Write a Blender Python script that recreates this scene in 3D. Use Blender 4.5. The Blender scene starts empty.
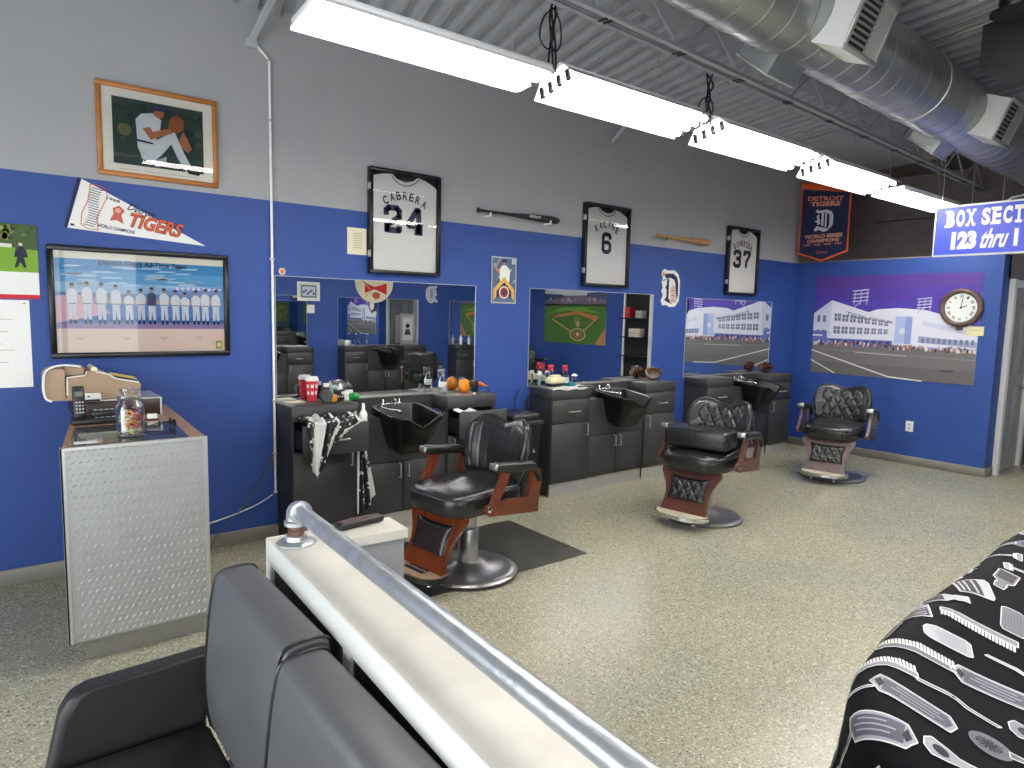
import bpy, bmesh, math, random
from mathutils import Vector, Matrix
from mathutils.geometry import tessellate_polygon
PI = math.pi
S = bpy.context.scene
COL = S.collection
random.seed(4)

# ---------------------------------------------------------------- camera
cd = bpy.data.cameras.new('camera'); cam = bpy.data.objects.new('camera', cd); COL.objects.link(cam)
cd.sensor_width = 36; cd.lens = 671.92*36/1024; cd.clip_start = .02
yaw, pitch, roll = .6608, .1042, -.0225
fw = Vector((math.sin(yaw)*math.cos(pitch), math.cos(yaw)*math.cos(pitch), -math.sin(pitch)))
r0 = Vector((math.cos(yaw), -math.sin(yaw), 0)); d0 = fw.cross(r0)
rt = math.cos(roll)*r0 + math.sin(roll)*d0; dn = -math.sin(roll)*r0 + math.cos(roll)*d0
M3 = Matrix((rt, -dn, -fw)).transposed()
cam.matrix_world = Matrix.Translation((0, -4.7835, 1.65)) @ M3.to_4x4()
S.camera = cam

# ---------------------------------------------------------------- world, daylight, exposure
w = bpy.data.worlds.new('sky'); S.world = w; w.use_nodes = True
bg = w.node_tree.nodes['Background']; bg.inputs[0].default_value = (.93, .97, 1, 1); bg.inputs[1].default_value = 5.4
def window_light(name, loc, rot, sx, sy, energy):
    l = bpy.data.lights.new(name, 'AREA'); l.shape = 'RECTANGLE'; l.size = sx; l.size_y = sy
    l.energy = energy; l.color = (.86, .92, 1)
    o = bpy.data.objects.new(name, l); COL.objects.link(o); o.location = loc; o.rotation_euler = rot
    l.cycles.is_portal = True
    return o
window_light('daylight_street', (-2.25, -4.15, 1.4), (0, -PI/2, 0), 2.2, 6.1, 1)
window_light('daylight_side', (-.15, -7.25, 1.4), (PI/2, 0, 0), 4.1, 2.2, 1)
TUBE_POWER = 26.0
S.view_settings.view_transform = 'Standard'; S.view_settings.look = 'None'
S.view_settings.exposure = 0.0; S.view_settings.gamma = 1; S.view_settings.use_curve_mapping = False

# ---------------------------------------------------------------- materials
def lin(c):
    return tuple(((v/255)/12.92 if v/255 <= .04045 else ((v/255+.055)/1.055)**2.4) for v in c)
MATS = {}
def mat(name, rgb, rough=.5, metal=0, var=0, vscale=8, bump=0, bscale=60, spec=.5, emit=None, estr=0, alpha=None, trans=0, coat=0, stretch=None, ior=None):
    if name in MATS: return MATS[name]
    m = bpy.data.materials.new(name); m.use_nodes = True; nt = m.node_tree; N = nt.nodes; L = nt.links
    b = N['Principled BSDF']; c = lin(rgb)
    b.inputs['Base Color'].default_value = (*c, 1); b.inputs['Roughness'].default_value = rough
    b.inputs['Metallic'].default_value = metal; b.inputs['Specular IOR Level'].default_value = spec
    b.inputs['Coat Weight'].default_value = coat
    if ior: b.inputs['IOR'].default_value = ior
    if trans: b.inputs['Transmission Weight'].default_value = trans
    if emit: b.inputs['Emission Color'].default_value = (*lin(emit), 1); b.inputs['Emission Strength'].default_value = estr
    if var or bump:
        tc = N.new('ShaderNodeTexCoord'); mp = N.new('ShaderNodeMapping'); L.new(tc.outputs['Object'], mp.inputs[0])
        if stretch: mp.inputs['Scale'].default_value = stretch
    if var:
        n = N.new('ShaderNodeTexNoise'); n.inputs['Scale'].default_value = vscale; n.inputs['Detail'].default_value = 5
        L.new(mp.outputs[0], n.inputs['Vector'])
        r = N.new('ShaderNodeValToRGB'); r.color_ramp.elements[0].position = .3; r.color_ramp.elements[1].position = .7
        r.color_ramp.elements[0].color = (*[v*(1-var) for v in c], 1); r.color_ramp.elements[1].color = (*[min(1, v*(1+var)) for v in c], 1)
        L.new(n.outputs['Fac'], r.inputs[0]); L.new(r.outputs[0], b.inputs['Base Color'])
    if bump:
        n2 = N.new('ShaderNodeTexNoise'); n2.inputs['Scale'].default_value = bscale; n2.inputs['Detail'].default_value = 3
        L.new(mp.outputs[0], n2.inputs['Vector'])
        bp = N.new('ShaderNodeBump'); bp.inputs['Strength'].default_value = bump; bp.inputs['Distance'].default_value = .01
        L.new(n2.outputs['Fac'], bp.inputs['Height']); L.new(bp.outputs[0], b.inputs['Normal'])
    m.diffuse_color = (*c, 1)
    MATS[name] = m; return m
def pc(r, g, b, rough=.55):                       # flat printed / painted colour
    return mat('print_%d_%d_%d' % (r, g, b), (r, g, b), rough, spec=.3)
blue = mat('blue_wall_paint', (41, 74, 146), .55, var=.06, vscale=2, bump=.05, bscale=140)
grey = mat('grey_wall_paint', (162, 163, 165), .6, var=.03, vscale=2, bump=.05, bscale=140)
base_m = mat('grey_vinyl_baseboard', (122, 120, 112), .5, var=.05)
deck_m = mat('painted_steel_deck', (178, 181, 185), .55, var=.07, vscale=3)
deck_dark = mat('unlit_tone_deck', (112, 104, 100), .7, var=.1)  # darker copy of the deck colour; the gloom of the unlit rear is painted in
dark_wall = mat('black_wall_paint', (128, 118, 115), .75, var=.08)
galv = mat('galvanised_duct', (168, 172, 172), .33, metal=.8, var=.10, vscale=5)
galv2 = mat('galvanised_pipe', (184, 188, 192), .34, metal=.75, var=.14, vscale=22, bump=.12, bscale=50)
chrome = mat('chrome', (215, 215, 215), .12, metal=1)
steel = mat('brushed_steel', (176, 176, 174), .32, metal=.9, var=.06, vscale=30)
satin = mat('satin_metal_trim', (196, 196, 192), .35, metal=.6)
lam = mat('charcoal_laminate', (56, 56, 57), .5, var=.08, vscale=40)
lam_top = mat('charcoal_worktop', (82, 81, 78), .38, var=.08, vscale=40)
kick = mat('brushed_kick_plate', (178, 178, 172), .42, metal=.45, var=.05, vscale=12)
dark = mat('dark_cavity', (26, 26, 27), .8)
leather = mat('black_leather', (30, 30, 31), .30, var=.10, vscale=14, bump=.04, bscale=90, spec=.6)
vinyl = mat('charcoal_vinyl', (86, 87, 88), .38, var=.08, vscale=6, bump=.06, bscale=120, spec=.6)
vinyl_d = mat('black_vinyl', (30, 30, 30), .5, var=.1, vscale=9, bump=.1, bscale=140)
wood_red = mat('cherry_wood', (104, 46, 22), .22, var=.28, vscale=5, stretch=(1, 6, 1), coat=.4)
wood_dull = mat('walnut_wood', (92, 72, 68), .35, var=.2, vscale=6, stretch=(1, 5, 1))
plastic = mat('black_plastic', (26, 26, 27), .35)
rubber = mat('black_rubber_mat', (56, 55, 50), .55, var=.6, vscale=4, bump=.2, bscale=200)
white_p = mat('white_painted_wood', (224, 224, 220), .4, var=.03)
cream_top = mat('cream_painted_top', (212, 208, 196), .4, var=.08, vscale=9)
white_pl = mat('white_plastic', (230, 230, 226), .35)
black_fr = mat('black_frame', (22, 22, 24), .35)
oak = mat('oak_frame', (176, 112, 52), .4, var=.15, vscale=12)
jersey_m = mat('white_jersey_cloth', (226, 226, 222), .85, var=.02, bump=.3, bscale=9)
navy = mat('navy_ink', (38, 42, 74), .7)
fix_m = mat('white_fixture_enamel', (238, 238, 238), .35)
tube_m = mat('fluorescent_tube', (255, 255, 255), .5, emit=(255, 250, 246), estr=TUBE_POWER)
tan = mat('register_enamel', (160, 134, 106), .4, var=.05)
def mirror_mat():
    m = bpy.data.materials.new('mirror_glass'); m.use_nodes = True; b = m.node_tree.nodes['Principled BSDF']
    b.inputs['Base Color'].default_value = (.80, .83, .84, 1); b.inputs['Metallic'].default_value = 1; b.inputs['Roughness'].default_value = .004
    return m
mirror_m = mirror_mat()
def pane_mat():
    m = bpy.data.materials.new('picture_glass'); m.use_nodes = True; nt = m.node_tree; nt.nodes.clear()
    o = nt.nodes.new('ShaderNodeOutputMaterial'); mx = nt.nodes.new('ShaderNodeMixShader'); t = nt.nodes.new('ShaderNodeBsdfTransparent')
    g = nt.nodes.new('ShaderNodeBsdfGlossy'); f = nt.nodes.new('ShaderNodeFresnel'); g.inputs['Roughness'].default_value = .01; f.inputs[0].default_value = 1.5
    nt.links.new(f.outputs[0], mx.inputs[0]); nt.links.new(t.outputs[0], mx.inputs[1]); nt.links.new(g.outputs[0], mx.inputs[2]); nt.links.new(mx.outputs[0], o.inputs[0])
    return m
pane_m = pane_mat()
def clear_mat(name, tint=(1, 1, 1)):
    m = bpy.data.materials.new(name); m.use_nodes = True; nt = m.node_tree; nt.nodes.clear()
    o = nt.nodes.new('ShaderNodeOutputMaterial'); mx = nt.nodes.new('ShaderNodeMixShader'); t = nt.nodes.new('ShaderNodeBsdfTransparent')
    g = nt.nodes.new('ShaderNodeBsdfGlossy'); f = nt.nodes.new('ShaderNodeLayerWeight'); g.inputs['Roughness'].default_value = .05; f.inputs[0].default_value = .35
    t.inputs[0].default_value = (*tint, 1)
    nt.links.new(f.outputs['Facing'], mx.inputs[0]); nt.links.new(t.outputs[0], mx.inputs[1]); nt.links.new(g.outputs[0], mx.inputs[2]); nt.links.new(mx.outputs[0], o.inputs[0])
    return m
clear_m = clear_mat('clear_glass', (.9, .93, .93))
def floor_mat():
    m = bpy.data.materials.new('speckled_floor'); m.use_nodes = True; nt = m.node_tree; N = nt.nodes; L = nt.links; b = N['Principled BSDF']
    tc = N.new('ShaderNodeTexCoord')
    v = N.new('ShaderNodeTexVoronoi'); v.inputs['Scale'].default_value = 150; L.new(tc.outputs['Object'], v.inputs['Vector'])
    sp = N.new('ShaderNodeSeparateColor'); L.new(v.outputs['Color'], sp.inputs[0])
    r = N.new('ShaderNodeValToRGB'); r.color_ramp.interpolation = 'CONSTANT'; e = r.color_ramp.elements
    cols = [(0, (110, 107, 92)), (.08, (150, 147, 128)), (.35, (162, 159, 138)), (.70, (172, 169, 147)), (.93, (208, 204, 184))]
    e[0].position = 0; e[0].color = (*lin(cols[0][1]), 1); e[1].position = cols[1][0]; e[1].color = (*lin(cols[1][1]), 1)
    for p, c in cols[2:]:
        q = e.new(p); q.color = (*lin(c), 1)
    L.new(sp.outputs[0], r.inputs[0])
    n = N.new('ShaderNodeTexNoise'); n.inputs['Scale'].default_value = 1.1; n.inputs['Detail'].default_value = 3; L.new(tc.outputs['Object'], n.inputs['Vector'])
    r2 = N.new('ShaderNodeValToRGB'); r2.color_ramp.elements[0].position = .35; r2.color_ramp.elements[1].position = .65
    r2.color_ramp.elements[0].color = (.86, .89, .90, 1); r2.color_ramp.elements[1].color = (1, .99, .93, 1); L.new(n.outputs['Fac'], r2.inputs[0])
    mx = N.new('ShaderNodeMix'); mx.data_type = 'RGBA'; mx.blend_type = 'MULTIPLY'; mx.inputs[0].default_value = 1
    L.new(r.outputs[0], mx.inputs[6]); L.new(r2.outputs[0], mx.inputs[7]); L.new(mx.outputs[2], b.inputs['Base Color'])
    b.inputs['Roughness'].default_value = .27; b.inputs['Specular IOR Level'].default_value = .5
    return m
floor_m = floor_mat()
def cape_cloth_mat():
    m = bpy.data.materials.new('printed_cape_cloth'); m.use_nodes = True; nt = m.node_tree; N = nt.nodes; L = nt.links; b = N['Principled BSDF']
    tc = N.new('ShaderNodeTexCoord'); v = N.new('ShaderNodeTexVoronoi'); v.inputs['Scale'].default_value = 30; L.new(tc.outputs['Object'], v.inputs['Vector'])
    n = N.new('ShaderNodeTexNoise'); n.inputs['Scale'].default_value = 60; L.new(tc.outputs['Object'], n.inputs['Vector'])
    a = N.new('ShaderNodeMath'); a.operation = 'ADD'; L.new(v.outputs['Distance'], a.inputs[0]); 
    ml = N.new('ShaderNodeMath'); ml.operation = 'MULTIPLY'; ml.inputs[1].default_value = .5; L.new(n.outputs['Fac'], ml.inputs[0]); L.new(ml.outputs[0], a.inputs[1])
    r = N.new('ShaderNodeValToRGB'); r.color_ramp.elements[0].position = .52; r.color_ramp.elements[0].color = (*lin((205, 205, 205)), 1)
    r.color_ramp.elements[1].position = .56; r.color_ramp.elements[1].color = (*lin((24, 24, 26)), 1); L.new(a.outputs[0], r.inputs[0]); L.new(r.outputs[0], b.inputs['Base Color'])
    b.inputs['Roughness'].default_value = .6
    return m
cape_m = cape_cloth_mat()
cape_black = mat('black_satin_cape', (17, 16, 20), .75, spec=.15)
cape_white = mat('white_satin_lining', (206, 206, 200), .5)

# ---------------------------------------------------------------- mesh builder
def text_geo(body, bold=0.0, shear=0.0, spacing=1.0):
    c = bpy.data.curves.new('t', 'FONT'); c.body = body; c.offset = bold; c.shear = shear; c.space_character = spacing
    c.resolution_u = 3; c.fill_mode = 'FRONT'
    o = bpy.data.objects.new('t', c); me = bpy.data.meshes.new_from_object(o)
    vs = [(v.co.x, v.co.y) for v in me.vertices]; fs = [tuple(p.vertices) for p in me.polygons]
    bpy.data.objects.remove(o); bpy.data.curves.remove(c); bpy.data.meshes.remove(me)
    x0 = min(v[0] for v in vs); x1 = max(v[0] for v in vs); y0 = min(v[1] for v in vs); y1 = max(v[1] for v in vs)
    return [((x-x0)/(x1-x0), (y-y0)/(y1-y0)) for x, y in vs], fs
class MB:
    def __init__(s, m=None): s.v = []; s.f = []; s.mi = []; s.sm = []; s.mats = []; s.cur = m; s.X = Matrix.Identity(4)
    def slot(s, m):
        m = m or s.cur
        if m not in s.mats: s.mats.append(m)
        return s.mats.index(m)
    def add(s, vs, fs, m=None, smooth=False, X=None):
        T = s.X @ X if X is not None else s.X
        k = len(s.v); i = s.slot(m)
        s.v += [tuple(T @ Vector(p)) for p in vs]
        for f in fs: s.f.append(tuple(k+j for j in f)); s.mi.append(i); s.sm.append(smooth)
        return s
    def bm(s, b, m=None, smooth=False, X=None):
        b.verts.index_update(); s.add([v.co.copy() for v in b.verts], [[v.index for v in f.verts] for f in b.faces], m, smooth, X); b.free(); return s
    def box(s, x0, x1, y0, y1, z0, z1, m=None, bev=0, seg=2, X=None, smooth=None):
        b = bmesh.new(); bmesh.ops.create_cube(b, size=1)
        for v in b.verts: v.co = Vector(((x0+x1)/2+v.co.x*(x1-x0), (y0+y1)/2+v.co.y*(y1-y0), (z0+z1)/2+v.co.z*(z1-z0)))
        if bev: bmesh.ops.bevel(b, geom=list(b.edges), offset=bev, segments=seg, affect='EDGES', profile=.5)
        return s.bm(b, m, bool(bev and seg > 1) if smooth is None else smooth, X)
    def lathe(s, prof, n=32, m=None, X=None, smooth=True, close=False):
        vs = []; fs = []
        for r, z in prof:
            for k in range(n): a = 2*PI*k/n; vs.append((r*math.cos(a), r*math.sin(a), z))
        for i in range(len(prof)-1):
            for k in range(n): fs.append((i*n+k, i*n+(k+1) % n, (i+1)*n+(k+1) % n, (i+1)*n+k))
        if prof[0][0] > 1e-5: fs.append(tuple(range(n-1, -1, -1)))
        if prof[-1][0] > 1e-5: fs.append(tuple((len(prof)-1)*n+k for k in range(n)))
        return s.add(vs, fs, m, smooth, X)
    def tube(s, pts, r, n=8, m=None, X=None, cap=True):
        pts = [Vector(p) for p in pts]; vs = []; fs = []; up = None
        for i, p in enumerate(pts):
            t = (pts[min(i+1, len(pts)-1)] - pts[max(i-1, 0)]).normalized()
            if up is None: up = t.orthogonal().normalized()
            up = (up - t*up.dot(t)).normalized(); sd = t.cross(up)
            rr = r[i] if isinstance(r, (list, tuple)) else r
            for k in range(n): a = 2*PI*k/n; vs.append(p + (up*math.cos(a)+sd*math.sin(a))*rr)
        for i in range(len(pts)-1):
            for k in range(n): fs.append((i*n+k, i*n+(k+1) % n, (i+1)*n+(k+1) % n, (i+1)*n+k))
        if cap: fs.append(tuple(range(n-1, -1, -1))); fs.append(tuple((len(pts)-1)*n+k for k in range(n)))
        return s.add(vs, fs, m, True, X)
    def prism(s, poly, th, m=None, X=None, smooth=False, hole=None):   # polygon in local xy, thickness along +z
        n = len(poly); vs = [(x, y, 0) for x, y in poly] + [(x, y, th) for x, y in poly]
        tr = tessellate_polygon([[Vector((x, y, 0)) for x, y in poly]])
        fs = [tuple(reversed(t)) for t in tr] + [tuple(i+n for i in t) for t in tr] + [(i, (i+1) % n, n+(i+1) % n, n+i) for i in range(n)]
        return s.add(vs, fs, m, smooth, X)
    def frame(s, w, h, t, d, m=None, X=None):      # rectangular frame, opening in the middle, in local xy, depth z
        s.box(0, w, 0, t, 0, d, m, .003, 1, X); s.box(0, w, h-t, h, 0, d, m, .003, 1, X)
        s.box(0, t, t, h-t, 0, d, m, .003, 1, X); s.box(w-t, w, t, h-t, 0, d, m, .003, 1, X); return s
    def grid(s, fn, nu, nv, m=None, X=None, smooth=True, wrap_u=False, mfn=None):
        vs = [fn(i/nu if not wrap_u else i/nu, j/nv) for j in range(nv+1) for i in range(nu+(0 if wrap_u else 1))]
        W = nu if wrap_u else nu+1
        for_f = []
        for j in range(nv):
            for i in range(nu):
                a = j*W+i; b = j*W+(i+1) % W if wrap_u else j*W+i+1
                for_f.append(((a, b, b+W, a+W), i, j))
        if mfn is None: return s.add(vs, [f for f, _, _ in for_f], m, smooth, X)
        k = len(s.v); s.add(vs, [], m, smooth, X)
        for f, i, j in for_f:
            s.f.append(tuple(k+q for q in f)); s.mi.append(s.slot(mfn(i/nu, j/nv))); s.sm.append(smooth)
        return s
    def build(s, name, parent=None, loc=None, rot=None, weld=False):
        me = bpy.data.meshes.new(name); me.from_pydata(s.v, [], s.f)
        for mm in s.mats: me.materials.append(mm)
        me.polygons.foreach_set('material_index', s.mi); me.polygons.foreach_set('use_smooth', s.sm)
        b = bmesh.new(); b.from_mesh(me)
        if weld: bmesh.ops.remove_doubles(b, verts=b.verts, dist=1e-5)
        bmesh.ops.recalc_face_normals(b, faces=b.faces) if not getattr(s, 'flat', False) else None
        b.to_mesh(me); b.free(); me.update()
        try: me.set_sharp_from_angle(angle=math.radians(50))
        except Exception: pass
        o = bpy.data.objects.new(name, me); COL.objects.link(o)
        if loc: o.location = loc
        if rot: o.rotation_euler = rot
        if parent: o.parent = parent
        return o
def thing(name, label, cat, loc=(0, 0, 0), rz=0, group=None):
    o = bpy.data.objects.new(name, None); COL.objects.link(o); o.empty_display_size = .1
    o.location = loc; o.rotation_euler = (0, 0, rz); return tag(o, label, cat, group)
def tag(o, label, cat, group=None, kind=None):
    o['label'] = label; o['category'] = cat
    if group: o['group'] = group
    if kind: o['kind'] = kind
    return o
def struct(o): o['kind'] = 'structure'; return o
def copy_tree(o, parent=None):
    c = o.copy(); COL.objects.link(c)
    if parent: c.parent = parent
    for ch in list(o.children): copy_tree(ch, c)
    return c
def place(src, loc, rz, label, group=None):
    c = copy_tree(src); c.location = loc; c.rotation_euler = (0, 0, rz); c['label'] = label
    if group: c['group'] = group
    return c

# 2-D artwork on a flat panel: unit square coordinates mapped to w x h in local xz, facing -y
class Art:
    def __init__(s, w, h, mb, y=0.0, X=None): s.w = w; s.h = h; s.mb = mb; s.y = y; s.X = X
    def P(s, x, y, l): return (x*s.w, s.y-.0006*l, y*s.h)
    def poly(s, pts, m, l=1):
        tr = tessellate_polygon([[Vector((x, y, 0)) for x, y in pts]])
        fs = []
        for t in tr:
            a, b, c = [pts[i] for i in t]
            cr = (b[0]-a[0])*(c[1]-a[1])-(b[1]-a[1])*(c[0]-a[0])
            fs.append(t if cr > 0 else tuple(reversed(t)))
        s.mb.add([s.P(x, y, l) for x, y in pts], fs, m, False, s.X); return s
    def rect(s, x0, y0, x1, y1, m, l=1): return s.poly([(x0, y0), (x1, y0), (x1, y1), (x0, y1)], m, l)
    def disc(s, cx, cy, r, m, l=1, n=20, ry=None, a0=0, a1=2*PI):
        ry = ry if ry is not None else r*s.w/s.h
        return s.poly([(cx+r*math.cos(a0+(a1-a0)*k/n), cy+ry*math.sin(a0+(a1-a0)*k/n)) for k in range(n)], m, l)
    def line(s, pts, wd, m, l=1):              # polyline of real width wd (metres)
        for (x0, y0), (x1, y1) in zip(pts, pts[1:]):
            dx = (x1-x0)*s.w; dy = (y1-y0)*s.h; L = math.hypot(dx, dy) or 1e-6; ex = dx/L*wd*.25; ey = dy/L*wd*.25
            nx = -dy/L*wd/2; ny = dx/L*wd/2
            q = [(x0*s.w-ex+nx, y0*s.h-ey+ny), (x0*s.w-ex-nx, y0*s.h-ey-ny), (x1*s.w+ex-nx, y1*s.h+ey-ny), (x1*s.w+ex+nx, y1*s.h+ey+ny)]
            s.poly([(a/s.w, b/s.h) for a, b in q], m, l)
        return s
    def text(s, body, x0, y0, x1, y1, m, l=2, bold=0, shear=0, arc=0, spacing=1.0, rise=0):
        vs, fs = text_geo(body, bold, shear, spacing)
        out = []
        for x, y in vs:
            yy = y0+y*(y1-y0) + arc*(1-(2*x-1)**2) + rise*x
            out.append(s.P(x0+x*(x1-x0), yy, l))
        s.mb.add(out, fs, m, False, s.X); return s
BLOCK = {'0': [[(0, .15), (.25, 0), (.75, 0), (1, .15), (1, .85), (.75, 1), (.25, 1), (0, .85), (0, .15)]],
 '2': [[(0, .72), (0, .88), (.2, 1), (.8, 1), (1, .88), (1, .62), (.06, .2), (.06, 0)], [(0, 0), (1, 0), (1, .14)]],
 '4': [[(.78, 0), (.78, 1), (.6, 1), (0, .38), (0, .28), (1, .28)], [(.55, 0), (1, 0)]],
 '6': [[(1, .78), (1, .88), (.8, 1), (.2, 1), (0, .88), (0, .12), (.2, 0), (.8, 0), (1, .12), (1, .42), (.8, .54), (0, .54)]],
 '3': [[(0, .8), (0, .9), (.2, 1), (.8, 1), (1, .88), (1, .64), (.8, .52), (.4, .52)], [(.8, .52), (1, .4), (1, .12), (.8, 0), (.2, 0), (0, .1), (0, .22)]],
 '7': [[(0, .82), (0, 1), (1, 1), (1, .85), (.4, .3), (.4, 0)]]}
def block(art, ch, x, y, w, h, t, m, l=3):
    for st in BLOCK[ch]:
        art.line([(x+(px*(w*art.w-t)+t/2)/art.w, y+(py*(h*art.h-t)+t/2)/art.h) for px, py in st], t, m, l)
# old-style blackletter D, unit box
D_PARTS = [[(.12, 1), (.2, .93), (.62, .95), (.86, .84), (.95, .66), (.95, .3), (.84, .14), (.66, .04), (.72, .16), (.77, .3), (.77, .66), (.7, .78), (.5, .84), (.18, .82), (.04, .9)],
 [(.36, .84), (.48, .86), (.48, .22), (.36, .3)], [(.55, .82), (.63, .80), (.63, .17), (.55, .2)],
 [(.0, .1), (.14, .26), (.3, .22), (.66, .12), (.9, .22), (.7, .03), (.5, -.02), (.22, .1), (.1, .02)],
 [(.1, .7), (.24, .78), (.24, .56), (.1, .44), (.16, .56)], [(.02, .48), (.18, .4), (.18, .3), (.3, .34), (.3, .56), (.14, .52)]]
def letter_D(art, x, y, w, h, m, l=3, grow=None):
    for p in D_PARTS: art.poly([(x+px*w, y+py*h) for px, py in p], m, l)

def framed(name, label, cat, x, z, w, h, fmat, ft, depth, draw, y=0, glass=True, rz=0, backing=None, xl=None, group=None):
    """framed picture hung on a wall; local x along the wall, z up, facing -y"""
    t = thing(name, label, cat, (x if xl is None else xl, y, z), rz, group)
    R = Matrix.Rotation(PI/2, 4, 'X')
    f = MB(fmat); f.frame(w, h, ft, depth, fmat, R); f.build('frame', t)
    p = MB(backing or white_pl); p.box(ft*.8, w-ft*.8, -.012, -.002, ft*.8, h-ft*.8); p.flat = True
    a = Art(w-2*ft, h-2*ft, p, -.0125, Matrix.Translation((ft, 0, ft))); draw(a); p.build('picture', t)
    if glass: g = MB(pane_m); g.add([(ft*.9, -depth*.8, ft*.9), (w-ft*.9, -depth*.8, ft*.9), (w-ft*.9, -depth*.8, h-ft*.9), (ft*.9, -depth*.8, h-ft*.9)], [(0, 1, 2, 3)]); g.flat = True; g.build('glass_pane', t)
    return t

# ================================================================ SETTING
XF = 8.44; YE = -2.29; ZB = 2.39; ZD = 3.62; YB = -7.2; XL = -2.2; XR = 9.6
m = MB(floor_m); m.box(XL-.1, 11.5, YB-.1, .1, -.05, 0); struct(m.build('floor'))
def wall(name, x0, x1, y0, y1, z0, z1, lo=blue, hi=grey, split=ZB):
    m = MB(lo)
    if z1 > split and hi is not lo:
        m.box(x0, x1, y0, y1, z0, split, lo); m.box(x0, x1, y0, y1, split, z1, hi)
    else: m.box(x0, x1, y0, y1, z0, z1, lo)
    return struct(m.build(name))
wall('wall_left', XL, XF, 0, .1, 0, ZD+.05)
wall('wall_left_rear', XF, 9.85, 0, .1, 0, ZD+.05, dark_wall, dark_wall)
wall('wall_far', XF, XF+.14, YE, 0, 0, ZB)
m = MB(dark_wall); m.box(XF+.05, XF+.13, -2.2, 0, ZB, ZB+.02); struct(m.build('trim_1'))
wall('wall_passage', XF+.14, 8.66, YE, YE+.1, 0, ZB)
wall('wall_passage_end', XR, XR+.1, YB, YE-.12, 0, ZB)
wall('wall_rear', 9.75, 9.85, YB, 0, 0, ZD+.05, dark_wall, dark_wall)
wall('wall_right', 1.9, XR, YB-.1, YB, 0, ZD+.05)
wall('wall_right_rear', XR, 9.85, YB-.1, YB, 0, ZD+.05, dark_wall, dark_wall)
# storefront: sills, mullions and glazing behind the camera
def window(name, x0, x1, y0, y1):
    """storefront bay: low sill wall, frame, header"""
    m = MB(grey); m.box(x0, x1, y0, y1, 0, .3); m.box(x0, x1, y0, y1, 2.5, ZD+.05)
    m.cur = satin; alongx = (x1-x0) > (y1-y0); L = (x1-x0) if alongx else (y1-y0); n = 4
    for i in range(n+1):
        c = (x0 if alongx else y0)+L*i/n; c = min(max(c, (x0 if alongx else y0)+.03), (x1 if alongx else y1)-.03)
        if alongx: m.box(c-.03, c+.03, y0+.02, y1-.02, .3, 2.5)
        else: m.box(x0+.02, x1-.02, c-.03, c+.03, .3, 2.5)
    o = struct(m.build(name))
    g = MB(pane_m); g.flat = True
    if alongx: g.add([(x0, (y0+y1)/2, .3), (x1, (y0+y1)/2, .3), (x1, (y0+y1)/2, 2.5), (x0, (y0+y1)/2, 2.5)], [(0, 1, 2, 3)])
    else: g.add([((x0+x1)/2, y0, .3), ((x0+x1)/2, y1, .3), ((x0+x1)/2, y1, 2.5), ((x0+x1)/2, y0, 2.5)], [(0, 1, 2, 3)])
    struct(g.build('window_glazing', o))
window('window_1', XL-.1, XL, YB, -1.1)
wall('wall_street', XL-.1, XL, -1.1, 0, 0, ZD+.05)
window('window_2', XL, 1.9, YB-.1, YB)
# baseboards
def baseb(name, x0, x1, y0, y1): m = MB(base_m); m.box(x0, x1, y0, y1, 0, .097, bev=.003, seg=1); struct(m.build(name))
baseb('baseboard_left', XL, XF-.012, -.012, -.0005); baseb('baseboard_far', XF-.012, XF-.0005, YE-.0, -.012)
baseb('baseboard_passage', XF-.012, 8.655, YE-.012, YE-.0005)
# passage beside the far wall: door frame, open door leaf and second door
m = MB(white_pl); m.box(8.66, 8.74, YE-.05, YE+.1, 0, 2.14); m.box(8.74, 9.52, YE-.02, YE+.1, 2.06, 2.14)
m.box(9.52, 9.6, YE-.02, YE+.1, 0, 2.14); struct(m.build('door_frame_1'))
m = MB(mat('grey_door_paint', (150, 152, 152), .5)); m.box(8.74, 9.52, YE+.02, YE+.065, 0, 2.06)
for z0, z1 in ((.25, .95), (1.1, 1.9)):
    for x0 in (8.84, 9.18): m.box(x0, x0+.24, YE+.014, YE+.02, z0, z1, bev=.004, seg=1)
d = struct(m.build('door_1'))
m = MB(white_pl); m.box(9.555, 9.595, YE-.30, YE-.11, 0, 2.1); d2 = struct(m.build('door_2'))
m = MB(chrome); m.lathe([(.0, 0), (.028, .0), (.028, .008), (.012, .014), (.012, .04), (.026, .05), (.028, .065), (.018, .078), (0, .08)], 20, X=Matrix.Translation((9.45, YE+.02, .93)) @ Matrix.Rotation(PI/2, 4, 'X')); struct(m.build('door_handle', d))
# above the passage: black bulkhead
m = MB(dark_wall); m.box(8.6, 9.74, YE, YE+.08, 2.14, ZB); m.box(9.6, 9.74, YE-.0, YE+.08, 0, 2.14); struct(m.build('trim_2'))

# ceiling deck: ribs run 14 degrees off square to the wall
def deck(name, cx, cy, nrib, length, m, z, pitch=.146):
    b = MB(m); prof = []
    for i in range(nrib):
        o = i*pitch; prof += [(o, 0), (o+.045, 0), (o+.06, .042), (o+pitch-.015, .042)]
    prof.append((nrib*pitch, 0)); vs = []; fs = []
    for (u, h) in prof: vs += [(u, 0, h), (u, length, h)]
    for i in range(len(prof)-1): fs.append((2*i, 2*i+1, 2*i+3, 2*i+2))
    b.add(vs, fs); b.flat = True
    o = b.build(name, loc=(cx, cy, z), rot=(0, 0, -math.radians(14))); return struct(o)
deck('ceiling', -4.4, -6.6, 83, 9.2, deck_m, ZD)
m = MB(deck_m); m.prism([(7.35, .1), (9.3, .1), (8.72, -2.3), (6.75, -2.3)], .02, X=Matrix.Translation((0, 0, ZD-.03))); struct(m.build('ceiling_panel'))
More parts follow.
